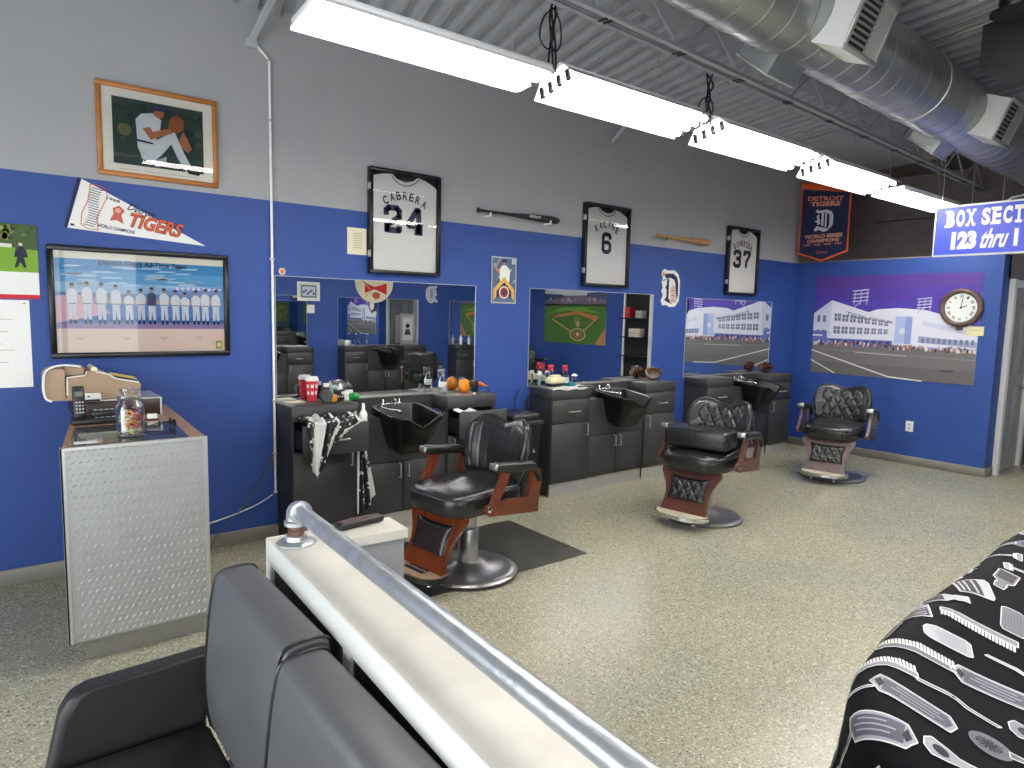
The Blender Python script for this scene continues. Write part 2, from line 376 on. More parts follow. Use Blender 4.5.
m = MB(deck_dark); m.prism([(9.3, .1), (9.85, .1), (9.85, -7.3), (7.52, -7.3)], .03, X=Matrix.Translation((0, 0, ZD-.04))); struct(m.build('ceiling_rear'))
m = MB(deck_dark); m.box(-3.4, 12.5, -8.2, .6, ZD+.1, ZD+.16); struct(m.build('ceiling_roof_slab'))
def along(x, a, b): return a+b*x
# open-web joists
def joist(a, b, x0, x1, z, label):
    t = thing('steel_joist', label, 'roof joist', (x0, along(x0, a, b), z), math.atan(b)); L = (x1-x0)/math.cos(math.atan(b))
    c = MB(deck_m)
    for s in (-1, 1):
        c.box(0, L, s*.015, s*.055, 0, .007); c.box(0, L, s*.015, s*.021, 0, .045)
    for i in range(0, int(L/.34), 2): c.box(i*.34-.03, i*.34-.012, -.03, .03, -.004, .0, plastic); c.box(i*.34+.012, i*.34+.03, -.03, .03, -.004, 0, plastic)
    c.build('bottom_chord', t)
    u = MB(deck_m)
    for s in (-1, 1): u.box(0, L, s*.015, s*.06, .305, .311); u.box(0, L, s*.015, s*.021, .265, .305)
    u.build('top_chord', t)
    n = int(L/.34); wb = MB(deck_m)
    for i in range(n): 
        p, q = (i*.34, (i+1)*.34); za, zb = (.02, .29) if i % 2 == 0 else (.29, .02)
        wb.tube([(p, 0, za), (q, 0, zb)], .009, 6)
    wb.build('web', t)
joist(-2.14, .05, -2, 9.7, 3.265, 'long open-web steel joist between the hanging lights and the round duct')
joist(-6.0, .05, -2, 9.7, 3.265, 'open-web steel joist on the room side of the round duct')
m = MB(deck_m); m.box(0, 11.9, -.01, .17, 0, .012); o = m.build('deck_seam_strip', loc=(-2, -2.24+.13, 3.597), rot=(0, 0, math.atan(.05))); struct(o)

# spiral duct with four registers
DA, DB, DZ, DR = -2.84, .046, 3.31, .238
ang = math.atan(DB)
t = thing('spiral_duct', 'large round galvanised spiral duct running under the roof deck', 'air duct', (-2, along(-2, DA, DB), DZ), ang)
XR90 = Matrix.Rotation(PI/2, 4, 'Y')
prof = []; L = 11.7; p = .19; k = 0.0
while k < L: prof += [(DR, k+.0005), (DR, k+.004), (DR, k+.012), (DR, k+p-.020), (DR, k+p-.012), (DR+.003, k+p-.006), (DR, k+p)]; k += p
m = MB(galv)
sk = Matrix.Identity(4); sk[0][2] = 0.0
vs = []; fs = []; n = 48
for r, z in prof:
    for q in range(n): a = 2*PI*q/n; vs.append((z + .10*math.cos(a), r*math.sin(a), -r*math.cos(a)))
for i in range(len(prof)-1):
    for q in range(n): fs.append((i*n+q, i*n+(q+1) % n, (i+1)*n+(q+1) % n, (i+1)*n+q))
m.add(vs, fs, smooth=True); m.build('duct_shell', t)
for cx in (3.2, 7.2): m = MB(satin); m.lathe([(DR, 0), (DR+.006, .004), (DR+.006, .03), (DR, .034)], 48, X=Matrix.Translation((cx, 0, 0)) @ XR90); m.build('joint_band', t)
def register(cx, side, w, grille):
    """rectangular outlet on the duct's lower flank; side -1 faces the room, +1 faces the wall"""
    A = Matrix.Translation((cx, 0, 0)) @ Matrix.Rotation(side*math.radians(40 if side > 0 else 68), 4, 'X')
    # local: z down the outlet axis after rotation
    m = MB(white_p if grille else galv)
    h = .145 if grille else .12; z0, z1 = -.12, (-.36 if grille else -.31)
    vs = [(-w/2-.03, -h, z0), (w/2+.03, -h, z0), (w/2+.03, h, z0), (-w/2-.03, h, z0), (-w/2, -h, z1), (w/2, -h, z1), (w/2, h, z1), (-w/2, h, z1)]
    m.add(vs, [(0, 1, 5, 4), (1, 2, 6, 5), (2, 3, 7, 6), (3, 0, 4, 7), (4, 5, 6, 7)], X=A); bx = m.build('register_box', t)
    g = MB(satin); g.frame(w+.02, 2*h+.02, .03, .012, X=A @ Matrix.Translation((-w/2-.01, -h-.01, z1-.012))); g.build('register_frame', bx)
    g = MB(white_p if grille else galv); g.box(-w/2+.01, w/2-.01, -h+.01, h-.01, z1+.004, z1+.006, X=A); g.build('register_face', bx)
    if grille:
        g = MB(mat('grille_slats', (130, 128, 122), .5)); g.box(-w/2+.02, .02, -h+.02, h-.02, z1-.004, z1-.001, dark, X=A)
        for i in range(9): g.box(-w/2+.02, .02, -h+.035+i*.029, -h+.047+i*.029, z1-.012, z1-.004, X=A)
        g.box(.03, w/2-.02, -h+.02, h-.02, z1-.010, z1-.001, satin, X=A); g.build('grille', bx)
register(5.68, -1, .37, True); register(8.2, -1, .37, True)
register(5.6, 1, .28, False); register(8.15, 1, .28, False)

# other overhead services
def conduit(name, label, pts, r, m, cat='conduit'):
    b = MB(m); b.tube(pts, r, 8); return tag(b.build(name), label, cat)
conduit('overhead_conduit', 'upper of two thin pale conduits crossing under the deck beyond the duct', [(5.1, -2.5, 3.56), (3.9, -6.5, 3.56)], .012, satin)
conduit('overhead_conduit', 'lower of two thin pale conduits crossing under the deck beyond the duct', [(5.2, -2.5, 3.53), (4.0, -6.5, 3.53)], .010, satin)
t = thing('rectangular_duct', 'dark rectangular duct hung high at the right behind the round duct', 'air duct', (5.05, -4.7, 3.27))
m = MB(mat('dark_duct_casing', (66, 63, 62), .6)); m.box(-.0, .6, -.6, 1.65, 0, .27, bev=.01, seg=1); m.build('duct_casing', t)  # casing in one even dark colour
m = MB(satin); m.box(-.01, .61, .58, .62, -.01, .28); m.build('joint_band', t)
t = thing('ceiling_fan_heater', 'dark round ventilator hanging from the deck at the top right', 'ventilator', (4.72, -3.32, 3.60))
m = MB(plastic); m.lathe([(0, -.17), (.06, -.17), (.08, -.13), (.08, -.05), (.04, 0), (0, 0)], 24); m.build('housing', t)
m = MB(dark); m.lathe([(.06, -.19), (.12, -.175), (.12, -.165), (.06, -.165)], 28); m.build('collar', t)
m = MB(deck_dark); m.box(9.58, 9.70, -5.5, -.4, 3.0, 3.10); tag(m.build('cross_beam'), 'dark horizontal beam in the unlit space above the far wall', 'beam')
conduit('sprinkler_pipe', 'grey pipe bending down in the dark space behind the hanging sign', [(9.3, -1.95, 3.02), (9.3, -2.05, 3.1), (9.35, -2.3, 3.15), (9.5, -4, 3.15)], .03, galv2, 'pipe')
conduit('wall_stub_pipe', 'short pale pipe stub poking from the grey wall below the hanging lights', [(4.888, -.001, 3.34), (4.72, -.55, 3.56)], .018, deck_m, 'pipe')
conduit('hanger_rod', 'left of two thin hanger rods behind the sign', [(9.0, -1.75, 2.9), (9.0, -1.75, 3.58)], .006, satin, 'rod', )
conduit('hanger_rod', 'right of two thin hanger rods behind the sign', [(9.0, -2.05, 2.9), (9.0, -2.05, 3.58)], .006, satin, 'rod')

# wall brace and conduit at the left
t = thing('wall_brace', 'sloping grey square tube brace meeting the grey wall above the conduit', 'brace', (1.452, 0, 3.40))
m = MB(deck_m); m.tube([(0, -.02, .0), (.05, -.32, .2)], .022, 4); m.build('brace_tube', t)
m = MB(deck_m); m.box(-.03, .04, -.03, -.001, -.035, .02); m.build('foot_bracket', t)
t = thing('wall_conduit', 'thin white conduit dropping down the wall left of the big mirror', 'conduit', (1.572, 0, 0))
m = MB(white_pl); m.tube([(-.10, -.012, 3.40), (-.04, -.014, 3.35), (0, -.016, 3.31), (0, -.016, .34)], .0095, 8); m.build('tube', t)
for z in (3.31, 2.92, 1.99, 1.0, .62): m = MB(satin); m.box(-.016, .014, -.026, -.001, z-.009, z+.009, bev=.003); m.build('strap', t)
m = MB(white_pl); m.tube([(0, -.016, .34), (0, -.016, .33)], .016, 8); m.build('end_cap', t)
def curve_pts(P, n=8):
    P = [Vector(p) for p in P]; out = []
    for i in range(len(P)-1):
        a = P[max(i-1, 0)]; b = P[i]; c = P[i+1]; d = P[min(i+2, len(P)-1)]
        for k in range(n):
            u = k/n; out.append(.5*((2*b)+(c-a)*u+(2*a-5*b+4*c-d)*u*u+(3*b-a-3*c+d)*u**3))
    return out+[P[-1]]
conduit('power_cable', 'pale cable sagging along the blue wall toward the metal-clad stand', curve_pts([(1.55, -.02, .32), (1.40, -.02, .25), (1.1, -.02, .18), (.85, -.02, .17), (.7, -.02, .19)]), .005, satin, 'cable')
conduit('power_cable', 'grey cable crossing down the blue wall to the floor beside the mirror station', curve_pts([(1.56, -.03, .62), (1.45, -.02, .40), (1.3, -.02, .22), (1.16, -.02, .08), (1.1, -.04, .006), (.95, -.05, .006)]), .005, mat('grey_cable', (90, 90, 88), .5), 'cable')
conduit('power_cable', 'black cord hanging down the side of the first cabinet', curve_pts([(1.60, -.06, .9), (1.58, -.05, .75), (1.59, -.04, .6), (1.58, -.05, .45)]), .007, plastic, 'cable')

# ================================================================ HANGING LIGHTS
def shop_light(x0, x1, y, z, twin, tilt, label, grp):
    L = x1-x0; W = .30
    t = thing('hanging_shop_light', label, 'ceiling light', (x0, y, z), math.atan(-.02) if False else 0, grp); t.rotation_euler = (math.radians(tilt), 0, 0)
    # local: y 0 at the wall side, -W at the room side
    h = MB(fix_m)
    if twin:
        h.box(0, L, -W, 0, .012, .05, bev=.006, seg=1)
        for yy in (0, -W): h.add([(0, yy, .02), (L, yy, .02), (L, yy+(.01 if yy == 0 else -.01), -.0), (0, yy+(.01 if yy == 0 else -.01), -.0)], [(0, 1, 2, 3)])
    else:
        h.add([(0, .02, 0), (L, .02, 0), (L, -.05, .075), (0, -.05, .075), (L, -W+.05, .075), (0, -W+.05, .075), (L, -W-.02, 0), (0, -W-.02, 0)], [(0, 1, 2, 3), (3, 2, 4, 5), (5, 4, 6, 7)])
        h.box(0, L, -W+.07, -.07, .078, .11, bev=.008, seg=1)
    h.build('housing', t)
    n = 2 if twin else 4
    for i in range(n):
        yy = -W*(.25+.5*i) if twin else -W*(.14+.24*i)
        b = MB(tube_m)
        if twin: b.box(.01, L-.01, yy-.052, yy+.052, -.008, .006, bev=.004)
        else: b.tube([(.03, yy, .012), (L-.03, yy, .012)], .019 if not twin else .03, 12)
        b.build('fluorescent_tube', t)
        if not twin:
            for xx in (.005, L-.03): k = MB(plastic); k.box(xx, xx+.024, yy-.014, yy+.014, -.012, .05, bev=.003, seg=1); k.build('lamp_holder', t)
    for xx in (.12, L-.12):
        c = MB(satin); c.tube([(xx, -W/2+.02, .05), (xx, -W/2+.02+.74*math.sin(-math.radians(tilt)), .05+.725*math.cos(math.radians(tilt)))], .003, 5); c.build('hanging_chain', t)
    return t
lights = [(1.10, 2.36, -1.74, 2.865, True, -4, 'twin-tube hanging light nearest the camera, leftmost of its row'),
 (2.525, 3.78, -1.70, 2.87, False, -13, 'four-tube hanging light second from the left, black cords bundled at its near end'),
 (3.96, 5.25, -1.67, 2.87, False, -13, 'four-tube hanging light in the middle of the row, above the number 6 jersey'),
 (5.48, 6.74, -1.62, 2.865, False, -13, 'four-tube hanging light second from the far end of the row'),
 (6.84, 8.26, -1.62, 2.865, True, -4, 'twin-tube hanging light at the far end of the row by the blue sign')]
for a in lights: shop_light(*a, 'hanging shop lights in the row along the wall')
for i, x in enumerate((1.0, 2.45, 3.9, 5.35, 6.8)):
    shop_light(x, x+1.25, -4.15, 2.95, i % 2 == 0, 0, 'hanging light of the second row, %s, seen only as glare in the picture glass' % ('nearest', 'second nearest', 'middle one', 'second farthest', 'farthest')[i], 'second row of hanging shop lights')
# cords bundled above the lights
def cord_bundle(x, y, z0, z1, label):
    t = thing('cord_bundle', label, 'power cord', (x, y, z0)); H = z1-z0
    for s, (o1, o2) in enumerate(((-.02, .01), (.015, -.015), (.03, .02))):
        b = MB(plastic); b.tube(curve_pts([(o1, o2, 0), (o1*.4, o2, H*.25), (-o1*.8, 0, H*.5), (o1*.6, -o2, H*.75), (o2, o1, H)]), .0065, 6); b.build('cord', t)
    for s in (-1, 1):
        b = MB(plastic); b.tube(curve_pts([(0, 0, H*.55), (s*.06, .01, H*.45), (s*.075, .02, H*.28), (s*.02, .01, H*.2), (-s*.01, 0, H*.36), (s*.03, 0, H*.52)]), .005, 6); b.build('cord_loop', t)
cord_bundle(2.50, -1.86, 2.97, 3.58, 'bundled black cords hanging between the first and second lights')
cord_bundle(3.93, -1.83, 2.96, 3.30, 'small bundle of black cords between the second and third lights')

# ================================================================ THINGS ON THE LEFT WALL
ORG = pc(214, 92, 44); NV = pc(36, 42, 78); WH = pc(232, 232, 228); CR = pc(226, 218, 190); BK = pc(28, 28, 30)
# --- jerseys in black display cases
def jersey(num, name_text, scatter, label, x, w, ink):
    z0, h = 1.935, .79
    t = thing('framed_jersey', label, 'framed jersey', (x, 0, z0), 0, 'framed white jerseys on the wall')
    R = Matrix.Rotation(PI/2, 4, 'X'); D = .055
    f = MB(black_fr); f.frame(w, h, .028, D, None, R); f.build('case', t)
    b = MB(mat('case_backing', (34, 34, 38), .8)); b.box(.02, w-.02, -.01, -.002, .02, h-.02); b.build('backing', t)
    W = w-.056; H = h-.05
    out = [(0, 0), (1, 0), (1, .895), (.97, .92), (.82, .97), (.70, .992), (.63, .95), (.5, .925), (.37, .95), (.30, .992), (.18, .985), (.03, .955), (0, .94)]
    j = MB(jersey_m); j.prism([(a*W, c*H) for a, c in out], .012, X=Matrix.Translation((.028, -.012, .026)) @ R)
    a = Art(W, H, j, -.0245, Matrix.Translation((.028, 0, .026)))
    arc = [(.29, .995), (.335, .955), (.41, .92), (.5, .908), (.59, .92), (.665, .955), (.71, .995)]
    a.line([(p, q-.02) for p, q in arc], .007, ink, 2)
    a.rect(.465, .935, .535, .948, ink, 2)
    n = len(name_text)
    for i, chh in enumerate(name_text):                             # letters set on an arch
        u = (i-(n-1)/2)/max(1, (n-1)/2); cx = .5+u*(.30 if n > 6 else .25); cy = .785-.05*u*u*1.3
        lw = (.30 if n > 6 else .26)*2/n*(.44 if chh != 'I' else .12); vs, fs = text_geo(chh, .025); an = -u*.42
        q = []
        for X_, Y_ in vs:
            dx = (X_-.5)*lw*2*W; dy = (Y_-.5)*.085*H
            q.append(a.P(cx+(dx*math.cos(an)-dy*math.sin(an))/W, cy+(dx*math.sin(an)+dy*math.cos(an))/H, 3))
        j.add(q, fs, ink, False, a.X)
    if len(num) == 2:
        block(a, num[0], .17, .39, .28, .29, .046, ink); block(a, num[1], .52, .39, .28, .29, .046, ink)
    else: block(a, num, .38, .40, .24, .28, .040, ink)
    j.build('jersey', t)
    g = MB(pane_m); g.flat = True; g.add([(.02, -D*.8, .02), (w-.02, -D*.8, .02), (w-.02, -D*.8, h-.02), (.02, -D*.8, h-.02)], [(0, 1, 2, 3)]); g.build('glass_pane', t)
    for zz in (.12, .62): k = MB(satin); k.box(-.006, .004, -D-.002, -.015, zz, zz+.05, bev=.002, seg=1); k.build('hinge', t)
    return t
ink24 = pc(70, 72, 98); ink6 = pc(34, 36, 58)
jersey('24', 'CABRERA', 0, 'black-framed white jersey with the number 24', 2.294, .62, ink24)
jersey('6', 'KALINE', 0, 'black-framed white jersey with the number 6', 4.525, .625, ink6)
jersey('37', 'SCHERZER', 0, 'black-framed white jersey with the number 37', 6.83, .62, ink6)

# --- baseball bats on pegs
def bat(x0, z, L, m, label, knob_left=True):
    t = thing('baseball_bat', label, 'baseball bat', (x0, -.06, z), 0)
    prof = [(0, 0), (.022, 0), (.024, .008), (.014, .02), (.0125, .05), (.0125, .25), (.016, .38), (.024, .52), (.031, .66), (.033, .80), (.031, .87), (.02, .90), (0, .905)]
    prof = [(r, zz*L/.905) for r, zz in prof]
    b = MB(m); b.lathe(prof, 20, X=Matrix.Rotation(PI/2, 4, 'Y')); b.build('bat_body', t)
    b = MB(WH if m is not bat_tan else BK)
    a = Art(.16*L, .03, b, -.0335, Matrix.Translation((.58*L, 0, -.012))); a.text('DETROIT' if m is not bat_tan else '', .05, .15, .95, .85, b.cur, 1, .03) if m is not bat_tan else a.disc(-.1, .45, .06, b.cur, 1); b.flat = True; b.build('bat_print', t)
    for u in (.12, .86):
        p = MB(clear_m if m is bat_tan else white_pl); p.box(u*L-.008, u*L+.008, -.03, .059, -.045, -.030, bev=.003); p.box(u*L-.008, u*L+.008, -.036, -.030, -.045, -.01, bev=.002); p.build('wall_peg', t)
    return t
bat_tan = mat('tan_wood_bat', (190, 142, 84), .4, var=.15, vscale=14)
bat(3.27, 2.505, .905, mat('black_bat', (40, 40, 44), .3), 'black baseball bat mounted on the grey wall between jerseys 24 and 6')
bat(5.55, 2.495, .90, bat_tan, 'tan wooden baseball bat mounted between jerseys 6 and 37')

# --- pitcher print in an oak frame
def pitcher(a):
    a.rect(0, 0, 1, 1, pc(238, 234, 224), 1)
    a.rect(.09, .10, .91, .90, pc(40, 62, 56), 2)
    random.seed(2)
    for _ in range(26):
        a.disc(random.uniform(.13, .87), random.uniform(.15, .85), random.uniform(.02, .05), random.choice([pc(52, 80, 62), pc(34, 54, 56), pc(66, 84, 66), pc(30, 48, 46)]), 3, 10)
    a.disc(.19, .52, .06, pc(104, 104, 64), 3)
    fl = pc(206, 212, 216); sh = pc(176, 186, 200); sk = pc(176, 112, 74)
    a.poly([(.30, .42), (.29, .66), (.34, .74), (.44, .77), (.52, .70), (.50, .52), (.44, .40)], fl, 4)   # torso
    a.poly([(.30, .34), (.30, .44), (.44, .42), (.60, .56), (.66, .52), (.52, .28), (.44, .17), (.34, .19)], fl, 5)  # raised thigh
    a.poly([(.56, .55), (.64, .58), (.72, .34), (.80, .14), (.74, .10), (.66, .26)], fl, 6)   # shin
    a.poly([(.44, .18), (.56, .26), (.55, .14), (.46, .11)], sh, 5)
    a.poly([(.30, .425), (.44, .405), (.44, .385), (.30, .40)], BK, 7)
    a.poly([(.34, .58), (.42, .44), (.62, .56), (.60, .62), (.44, .54), (.40, .62)], sk, 7)   # forearm
    a.poly([(.30, .62), (.33, .56), (.43, .60), (.42, .72)], fl, 8)
    a.disc(.50, .78, .048, sk, 7); a.poly([(.42, .80), (.46, .88), (.56, .88), (.60, .82), (.62, .79), (.54, .81)], NV, 8)
    a.poly([(.58, .62), (.60, .74), (.66, .80), (.73, .74), (.72, .62), (.65, .56)], pc(150, 84, 48), 8)   # glove
    a.poly([(.68, .50), (.72, .60), (.80, .40), (.76, .34), (.70, .40)], sk, 7)
    a.poly([(.74, .13), (.80, .16), (.88, .12), (.86, .07), (.76, .08)], BK, 8)
    a.line([(.14, .04), (.30, .045)], .004, pc(190, 186, 172), 2); a.line([(.36, .04), (.86, .045)], .004, pc(190, 186, 172), 2)
framed('framed_print', 'oak-framed print of a baseball pitcher winding up, on the grey wall', 'picture', .551, 2.425, .675, .545, oak, .028, .03, pitcher)

# --- pennant
def PP(px, pz): return (px-.38, pz-2.047)
m = MB(WH)
t = thing('felt_pennant', 'white triangular pennant with orange TIGERS lettering, tilted above the team picture', 'pennant', (.38, -.004, 2.047))
m.flat = True; A_, B_, C_ = PP(.466, 2.385), PP(1.142, 2.046), PP(.385, 2.094)
m.prism([C_, B_, A_], .004, X=Matrix.Rotation(PI/2, 4, 'X')); m.build('felt', t)
m = MB(NV); m.prism([PP(.37, 2.097), C_, A_, PP(.448, 2.392)], .006, X=Matrix.Rotation(PI/2, 4, 'X')); m.build('binding_strip', t)
m = MB(ORG); m.flat = True
ang_t = math.atan2(-.125, .67)
T = Matrix.Translation((.0, 0, .045)) @ Matrix.Rotation(-math.radians(-15), 4, 'Y') if False else Matrix.Identity(4)
def tilt(x, z, deg): return Matrix.Translation((x, -.005, z)) @ Matrix.Rotation(math.radians(deg), 4, 'Y')
a = Art(.30, .085, m, 0, tilt(.325, .085, 9)); a.text('TIGERS', -.01, -.04, 1.0, 1.02, NV, 1, .05, .25); a.text('TIGERS', 0, 0, 1, 1, ORG, 2, .02, .25)
a = Art(.16, .045, m, 0, tilt(.315, .185, 16)); a.text('Detroit', 0, 0, 1, 1, NV, 1, .01, .4)
a = Art(.20, .022, m, 0, tilt(.155, .066, 8)); a.text('WORLD CHAMPIONS', 0, 0, 1, 1, NV, 1, .02)
a = Art(.07, .016, m, 0, tilt(.21, .235, 14)); a.text('1968', 0, 0, 1, 1, NV, 1, .02)
a = Art(.1, .27, m, 0, tilt(.065, .06, 14))
for i in range(16): a.line([(.18+.12*math.sin(i*.4), .08+i*.055), (.72+.12*math.sin(i*.4), .08+i*.055)], .006, pc(120, 122, 132), 1)
a.line([(.05, .06), (-.05, .3), (.1, .6), (.02, .95), (.2, .99), (.8, .97), (.98, .8), (.85, .5), (.72, .3), (.95, .04), (.4, 0), (.05, .06)], .004, ORG, 2)
a = Art(.02, .012, m, 0, tilt(.02, .062, 8)); a.rect(0, 0, 1, 1, NV, 1)
a = Art(.10, .12, m, 0, tilt(.205, .10, 10)); a.poly([(.15, .1), (.5, .2), (.9, .1), (.7, .5), (.85, .75), (.5, .95), (.2, .75), (.3, .5)], pc(200, 96, 84), 1); a.disc(.5, .68, .16, pc(224, 170, 150), 2)
m.build('lettering', t)

# --- team picture
def team(a):
    sky = [(1, .93, (228, 222, 206)), (.93, .82, (64, 140, 190)), (.82, .70, (92, 160, 204)), (.70, .60, (150, 186, 214)), (.60, .42, (104, 138, 190)), (.42, .30, (60, 110, 176)), (.30, .24, (150, 130, 176)), (.24, 0, (226, 206, 192))]
    for y1, y0, c in sky: a.rect(0, y0, 1, y1, pc(*c), 1)
    random.seed(7)
    for _ in range(34):
        x = random.uniform(0, .85); y = random.uniform(.66, .88); a.poly([(x, y), (x+random.uniform(.06, .16), y+.004), (x+.12, y+.02), (x+.03, y+.018)], pc(176, 204, 222), 2)
    a.poly([(.62, .60), (.62, .645), (.78, .675), (1, .70), (1, .60)], pc(120, 150, 200), 3)
    for i in range(9): a.rect(.69+i*.034, .655, .71+i*.034, .685, pc(220, 226, 236), 4)
    a.rect(0, .36, 1, .50, pc(92, 130, 190), 2)
    a.poly([(0, .56), (.12, .58), (.30, .40), (.02, .30), (0, .30)], pc(216, 176, 190), 3)
    a.poly([(.93, .34), (1, .34), (1, .66), (.94, .68)], pc(104, 156, 200), 4)
    xs = [.09, .17, .25, .33, .405, .475, .54, .615, .685, .745, .815, .875, .945]
    for i, x in enumerate(xs):
        h = .50 if i < 4 else .46; y0 = .30; k = (.97, 1.02, 1, .96, .9)[i % 5]; top = y0+.34*k*(1.08 if i < 4 else .98); wv = .026
        c1 = pc(216, 218, 222) if i != 6 else pc(70, 72, 104); pn = pc(208, 212, 220)
        a.poly([(x-wv*.8, y0+.02), (x-wv*.2, y0+.02), (x, y0+.13), (x+wv*.3, y0+.02), (x+wv*.9, y0+.02), (x+wv*.8, y0+.2), (x-wv*.8, y0+.2)], pn, 5)
        a.poly([(x-wv, y0+.18), (x+wv, y0+.18), (x+wv*1.1, top-.05), (x+wv*.4, top-.02), (x-wv*.4, top-.02), (x-wv*1.1, top-.05)], c1, 6)
        a.rect(x-wv*.9, y0+.185, x+wv*.9, y0+.193, pc(90, 96, 120), 7)
        a.poly([(x-wv*1.1, top-.06), (x-wv*1.5, y0+.2), (x-wv*.9, y0+.2), (x-wv*.6, top-.1)], pc(196, 168, 150), 5)
        a.poly([(x+wv*1.1, top-.06), (x+wv*1.5, y0+.2), (x+wv*.9, y0+.2), (x+wv*.6, top-.1)], pc(196, 168, 150), 5)
        a.disc(x, top+.005, .012, pc(176, 130, 108), 7, 10); a.poly([(x-.012, top+.012), (x+.014, top+.012), (x+.008, top+.035), (x-.008, top+.035)], NV, 8)
        a.rect(x-wv*.75, y0-.015, x-wv*.2, y0+.03, NV, 6); a.rect(x+wv*.3, y0-.015, x+wv*.85, y0+.03, NV, 6)
    a.text("Detroit Tigers All-Time Team", .24, .865, .76, .93, BK, 8, .02, .2)
    for x in (.12, .38, .60, .83): a.line([(x-.02, .15), (x+.03, .15)], .003, pc(150, 140, 140), 2); a.line([(x-.01, .13), (x+.02, .13)], .003, pc(150, 140, 140), 2)
    a.rect(.94, .02, .985, .11, pc(150, 160, 90), 2); a.disc(.962, .065, .015, pc(230, 220, 160), 3)
framed('framed_print', 'black-framed picture of a baseball team lined up under a blue sky', 'picture', .276, 1.328, 1.002, .664, black_fr, .032, .03, team)

# --- calendar and paper list at the left edge
t = thing('wall_calendar', 'wall calendar with a golf photo above a white page at the far left', 'calendar', (-.16, -.002, 1.672))
m = MB(WH); m.flat = True; m.box(0, .397, -.004, 0, 0, .42); a = Art(.397, .42, m, -.0045)
a.rect(0, .36, 1, 1, pc(120, 164, 52), 1); a.poly([(0, .72), (.5, .70), (1, .66), (1, 1), (0, 1)], pc(70, 92, 50), 2)
random.seed(5)
for _ in range(30): a.disc(random.uniform(.02, .97), random.uniform(.80, .97), random.uniform(.02, .05), random.choice([pc(112, 124, 66), pc(58, 78, 44), pc(140, 146, 90)]), 3, 9)
a.poly([(.2, .70), (.7, .68), (.7, .73), (.2, .75)], pc(214, 214, 206), 4)
a.poly([(.72, .42), (.75, .42), (.79, .50), (.83, .42), (.86, .42), (.83, .56), (.88, .56), (.86, .66), (.80, .72), (.74, .66), (.72, .56), (.76, .56)], pc(38, 40, 60), 5); a.disc(.80, .73, .025, pc(200, 190, 180), 6)
m.build('photo_page', t)
m = MB(pc(196, 40, 50)); m.box(0, .397, -.006, -.004, 0, .024); m.build('red_strip', t)
m = MB(WH); m.flat = True; m.box(0, .35, -.004, 0, 0, .50); a = Art(.35, .50, m, -.0045)
for i in range(11): a.line([(.08, .92-i*.07), (.45+.4*((i*7) % 5)/5, .92-i*.07)], .004, pc(176, 178, 184), 1)
a.disc(.93, .96, .012, BK, 2)
tag(m.build('paper_notice', loc=(-.165, -.002, 1.165)), 'white typed paper sheet taped below the calendar', 'paper')
# cream notice beside jersey 24
m = MB(CR); m.flat = True; m.box(0, .153, -.006, 0, 0, .197); a = Art(.153, .197, m, -.0065)
for i in range(7): a.line([(.3, .8-i*.09), (.75, .8-i*.09)], .005, pc(170, 164, 140), 1)
tag(m.build('cream_notice', loc=(2.132, -.002, 2.066)), 'small cream notice with brown lines just left of the number 24 jersey', 'notice')
# player plaque
m = MB(pc(96, 112, 130)); m.flat = True; m.box(0, .275, -.008, 0, 0, .405); a = Art(.275, .405, m, -.0085)
a.rect(0, 0, 1, 1, pc(176, 178, 178), 1); a.rect(.04, .03, .96, .97, pc(84, 104, 134), 2)
random.seed(3)
for _ in range(22): a.disc(random.uniform(.08, .92), random.uniform(.45, .93), random.uniform(.03, .06), random.choice([pc(60, 82, 104), pc(150, 160, 170), pc(70, 100, 80)]), 3, 8)
a.poly([(.34, .45), (.3, .72), (.42, .82), (.58, .82), (.74, .72), (.70, .45)], WH, 4); a.disc(.50, .87, .07, pc(180, 124, 90), 4); a.poly([(.42, .88), (.45, .95), (.57, .95), (.62, .88)], NV, 5)
a.poly([(.30, .72), (.14, .80), (.12, .74), (.34, .60)], pc(190, 130, 96), 5); a.line([(.16, .78), (.34, .97)], .008, pc(214, 190, 140), 6)
a.poly([(.08, .06), (.5, .34), (.92, .06), (.92, .30), (.5, .58), (.08, .30)], pc(216, 172, 84), 6); a.poly([(.2, .10), (.5, .28), (.8, .10), (.8, .26), (.5, .46), (.2, .26)], NV, 7)
a.disc(.5, .24, .2, pc(232, 226, 210), 8); a.disc(.5, .24, .16, pc(168, 60, 48), 9); a.disc(.5, .24, .10, pc(60, 60, 80), 10)
a.rect(.80, .86, .94, .96, WH, 6); letter_D(a, .82, .87, .10, .08, NV, 7)
tag(m.build('player_plaque', loc=(3.457, -.002, 1.738)), 'small upright plaque of a batter with a round crest, above the gap between mirrors', 'plaque')
# blackletter D decal
m = MB(WH); m.flat = True; a = Art(.30, .37, m, 0)
a.poly([(.0, .12), (.08, -.02), (.3, .0), (.5, -.06), (.80, -.04), (1.0, .12), (1.04, .35), (1.03, .72), (.92, .92), (.7, 1.02), (.3, 1.0), (.16, 1.04), (.02, .98), (-.02, .86), (.08, .76), (.0, .66), (.08, .5), (.0, .4), (.1, .28)], WH, 1)
a.poly([(.16, .90), (.62, .92), (.86, .82), (.94, .64), (.94, .30), (.84, .12), (.72, .06), (.78, .3), (.78, .62), (.70, .74), (.52, .79), (.22, .77)], NV, 2)
a.poly([(.10, .72), (.30, .76), (.30, .60), (.22, .50), (.30, .44), (.30, .24), (.18, .14), (.44, .06), (.62, .04), (.50, .16), (.42, .18), (.42, .74), (.30, .78), (.06, .66)], NV, 2)
a.disc(.10, .88, .09, pc(214, 160, 124), 3, 12)
a.poly([(.50, .08), (.86, .06), (.84, .3), (.78, .56), (.60, .60), (.50, .48)], pc(222, 196, 178), 3)
